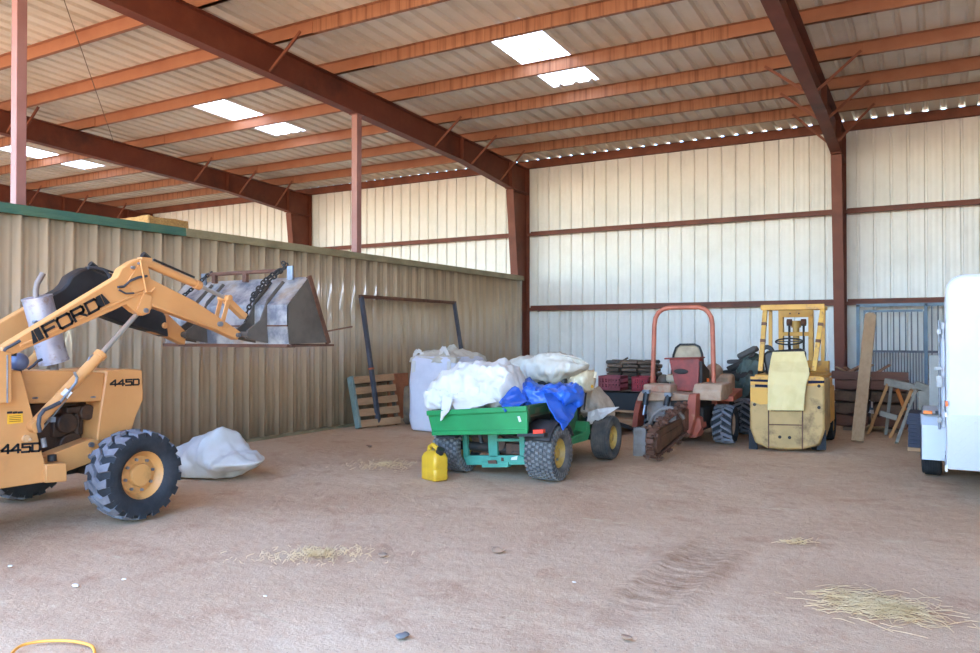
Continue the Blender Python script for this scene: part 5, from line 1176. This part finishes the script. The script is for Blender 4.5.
# ================================================================== white enclosed trailer
M_tw = mat('white_trailer_paint', '#c9ccd4', .4, 0, '#c1c4cc', 1.5)
M_alu = mat('aluminium_trim', '#b9bcc2', .35, .8)
M_dia = mat('diamond_plate', '#a2a5ab', .4, .45)
TR = thing('enclosed_trailer', 'white enclosed cargo trailer with a diamond plate lower front at the right edge', 'trailer', (10.1, -7.5, 0))
x0, x1, y0, y1, z0, z1 = 9.13, 11.05, -9.0, -5.6, .30, 2.16
def rrect(y, r=.16): return [V((x0+r-r*math.cos(a), y, z1-r+r*math.sin(a))) for a in [PI/2*i/8 for i in range(9)]]+[V((x1-r+r*math.sin(a), y, z1-r+r*math.cos(a))) for a in [PI/2*i/8 for i in range(9)]]+[V((x1, y, z0)), V((x0, y, z0))]
b = B(); b.prism(rrect(y0), (0, y1-y0, 0)); bd = part(TR, 'body', b, M_tw, bev=.03)
b = B(); b.prism([V((p.x, p.y, p.z)) for p in (V((x0+.012, y0-.006, .31)), V((x1-.012, y0-.006, .31)), V((x1-.012, y0-.006, .83)), V((x0+.012, y0-.006, .83)))], (0, .01, 0))
for i in range(46):
    for j in range(13):
        cx, cz = x0+.035+i*.0405, .335+j*.039; s = 1 if (i+j) % 2 else -1
        b.box((cx, y0-.008, cz), (.034, .006, .008), Matrix.Rotation(s*.785, 3, 'Y'))
part(bd, 'stone_guard', b, M_dia, split=False)
b = B(); b.span((x0-.012, y0+.01, .28), (x0+.008, y1, .34)); b.span((x0-.008, y0+.02, .80), (x0+.004, y0+.10, .84)); part(bd, 'lower_trim', b, M_alu)
b = B(); b.span((x0-.05, -8.2, .62), (x0-.002, -7.45, 1.72)); dr = part(TR, 'side_door', b, M_tw, bev=.01)
b = B(); b.cyl((x0-.055, -8.23, .6), (x0-.055, -8.23, 1.74), .012, n=10); b.box((x0-.055, -8.23, 1.1), (.05, .06, .12)); b.box((x0-.055, -8.23, 1.62), (.04, .05, .05)); b.box((x0-.055, -8.23, .7), (.04, .05, .05)); part(dr, 'lock_bar', b, M_zinc, split=False)
b = B(); b.box((x0-.065, -8.26, 1.24), (.06, .03, .03)); part(dr, 'handle', b, M_zinc)
for z in (.85, 1.6):
    b = B(); b.cyl((x0-.02, -8.22, z-.05), (x0-.02, -8.22, z+.05), .016, n=10); part(dr, 'hinge', b, M_alu)
b = B(); b.span((x0-.012, -8.3, .345), (x0+.004, -7.4, .36)); b.prism([V((8.895, y, z)) for y, z in ((-8.05, .25), (-8.05, .62), (-7.95, .735), (-6.85, .735), (-6.75, .62), (-6.75, .25), (-6.80, .25), (-6.8, .60), (-6.88, .69), (-7.92, .69), (-8.0, .6), (-8.0, .25))], (.235, 0, 0)); b.prism([V((8.895, y, z)) for y, z in ((-8.05, .25), (-8.05, .62), (-7.95, .735), (-6.85, .735), (-6.75, .62), (-6.75, .25), (-6.95, .25), (-7.05, .52), (-7.4, .60), (-7.75, .52), (-7.9, .25))], (.012, 0, 0)); part(TR, 'fender', b, mat('white_fender', '#b9bcc3', .5, .1, '#b9bcc4', 3), split=False)
b = B(); b.span((x0-.06, -8.06, .69), (x0-.02, -8.03, .72)); 
b = B(); b.box((8.965, -8.02, .755), (.085, .05, .035)); mk = part(TR, 'marker_lamp', b, mat('amber_lens', '#f07a1c', .3), bev=.004)
b = B(); b.span((8.9, -8.05, .735), (9.12, -7.95, .74)); b.box((9.07, -8.02, .757), (.07, .05, .03)); part(mk, 'lamp_base', b, M_blk)
b = B(); b.box((x0+.004, y0-.012, .93), (.02, .02, .05)); part(TR, 'front_marker', b, mat('orange_marker', '#ee6622', .3))
wheel(TR, (8.995, -7.4, .31), (-1, 0, 0), .312, .20, .19, 'rib', M_tw, M_rub, bolts=5, hub_r=.06)
wheel(TR, (11.19, -7.4, .31), (1, 0, 0), .312, .20, .19, 'rib', M_tw, M_rub, bolts=5, hub_r=.06)
b = B(); b.cyl((9.0, -7.4, .31), (11.18, -7.4, .31), .04); b.span((9.7, -8.6, .2), (9.78, -5.7, .30)); b.span((10.4, -8.6, .2), (10.48, -5.7, .30)); part(TR, 'chassis', b, M_black, split=False)
b = B(); b.beam((9.5, -8.95, .26), (10.09, -10.1, .3), .08, .08); b.beam((10.68, -8.95, .26), (10.09, -10.1, .3), .08, .08); b.cyl((10.09, -10.05, .0), (10.09, -10.05, .6), .03); b.cyl((10.09, -10.05, 0), (10.09, -10.05, .02), .08); part(TR, 'tongue', b, M_black, split=False)
# ================================================================== hay beyond the partition
M_hay = mat('hay', '#b3884f', .9, 0, '#8f6a3c', 22, .4, .65, bump=.6, bsc=60, stretch=(1, 1, 2), col3='#c7a06c', sc3=30, lo3=.55, hi3=.7)
HX0, HX1, HY0, HY1 = -2.3, -1.0, -10.05, -9.35
prev = None
for k in range(3):
    b = B(); b.box((-1.9, -9.2, .515+1.01*k), (1.6, 2.4, .94)); bmesh.ops.subdivide_edges(b.bm, edges=b.bm.edges[:], cuts=6, use_grid_fill=True); b.jitter(.03, 3, k)
    for v in b.bm.verts: v.co.z = max(v.co.z, .002+1.01*k)
    solo('hay_bale', b, M_hay, 'large hay bale lower in the stack hidden behind the tan partition', 'hay bale', 'hay bales behind the partition', bev=.02)
b = B(); b.box((-1.55, -9.72, 3.22), (.72, .74, .34)); bmesh.ops.subdivide_edges(b.bm, edges=b.bm.edges[:], cuts=8, use_grid_fill=True); b.jitter(.02, 5, 3)
for v in b.bm.verts: v.co.z = max(v.co.z, 3.045)
solo('hay_bale', b, M_hay, 'straw-coloured hay bale whose top shows over the green cap of the partition', 'hay bale', 'hay bales behind the partition', bev=.02)
# ================================================================== loose things on the dirt
random.seed(21)
def straw(cx, cy, rx, ry, n, rz=0, Lm=.22):
    b = B()
    for _ in range(n):
        a = random.uniform(0, 2*PI); r = abs(random.gauss(0, .45)); x, y = rx*r*math.cos(a), ry*r*math.sin(a); px, py = cx+x*math.cos(rz)-y*math.sin(rz), cy+x*math.sin(rz)+y*math.cos(rz)
        L = random.uniform(.3, 1)*Lm; d = random.gauss(rz, .7); z = .006+random.uniform(0, .03)*max(0, 1-r); tz = random.uniform(-.02, .03)
        e = V((math.cos(d), math.sin(d), 0))*L/2; m_ = V((random.uniform(-.02, .02), random.uniform(-.02, .02), random.uniform(0, .012)))
        b.tube([V((px, py, max(z-tz, .004)))-e, V((px, py, z+.004))+m_, V((px, py, max(z+tz, .004)))+e], .0015, 4)
    return b
M_straw = mat('pale_straw', '#cfae80', .8, 0, '#bb9866', 9)
c = atZ(878, 609)
solo('straw', straw(c.x, c.y, .42, .30, 700, -.1), M_straw, 'pale straw scattered on the dirt in the right foreground', 'straw', kind='stuff', split=False)
c = atZ(318, 556)
solo('chaff', straw(c.x, c.y, .55, .28, 420, .55, .04), M_straw, 'patch of fine pale chaff on the dirt right of the orange tractor', 'straw', kind='stuff', split=False)
c = atZ(385, 466)
solo('chaff', straw(c.x, c.y, .6, .5, 300, .6, .045), M_straw, 'thin patch of pale chaff on the dirt between the white bag and the yellow can', 'straw', kind='stuff', split=False)
c = atZ(798, 544)
solo('straw', straw(c.x, c.y, .2, .04, 40, .45, .16), M_straw, 'small streak of straw on the dirt beside the tyre tracks', 'straw', kind='stuff', split=False)
b = B(); pts = []
for x, y in ((6, 660), (18, 647.5), (32, 642.8), (50, 640.8), (70, 641), (85, 643.5), (93, 647.5), (93.5, 656), (80, 668)): p = atZ(x, y, .012); pts.append(p)
sm = []
for i in range(len(pts)-1):
    p0_, p1_, p2_, p3_ = pts[max(i-1, 0)], pts[i], pts[i+1], pts[min(i+2, len(pts)-1)]
    for k in range(6):
        t = k/6; sm.append(.5*((2*p1_)+(p2_-p0_)*t+(2*p0_-5*p1_+4*p2_-p3_)*t*t+(-p0_+3*p1_-3*p2_+p3_)*t**3))
b.tube(sm, .0075, 10); solo('extension_cord', b, mat('orange_cord', '#e59a3c', .5), 'orange extension cord looped on the dirt in the bottom left foreground', 'cord', angle=60)
c = atZ(402, 635, .012); b = B(); b.ball(c, (.03, .045, .012), 10, 6); b.jitter(.012, 20, 3); solo('feather_scrap', b, mat('grey_scrap', '#716f6c', .8), 'small grey scrap lying on the dirt at the bottom centre', 'scrap')
M_peb = mat('pale_chip', '#d6cabb', .8); M_clod = mat('brown_clod', '#8a6a52', .9)
random.seed(8)
for (x, y, m, s, lab) in ((75, 585, M_peb, .018, 'white paper scrap on the dirt below the tractor front wheel'), (10, 566, M_peb, .014, 'small white chip on the dirt at the far left edge'), (124, 579, M_peb, .012, 'tiny white chip on the dirt right of the white paper scrap'), (265, 596, M_peb, .010, 'tiny white chip on the dirt below the chaff patch'), (498, 550, M_clod, .035, 'dark brown clod on the dirt in the centre of the floor'), (574, 582, M_peb, .009, 'tiny white chip on the dirt left of the tyre tracks'), (627, 637, M_clod, .022, 'brown clod on the dirt at the bottom right of centre'), (383, 554.5, M_clod, .024, 'brown clod on the dirt right of the chaff patch'), (369, 446, M_clod, .03, 'brown clod on the dirt in front of the pallet')):
    c = atZ(x, y, s*.3); b = B(); b.ball(c, (s*1.6, s, s*.5), 9, 6); b.jitter(s*.4, 30, x); solo('chip' if m is M_peb else 'dirt_clod', b, m, lab, 'chip' if m is M_peb else 'dirt clod')
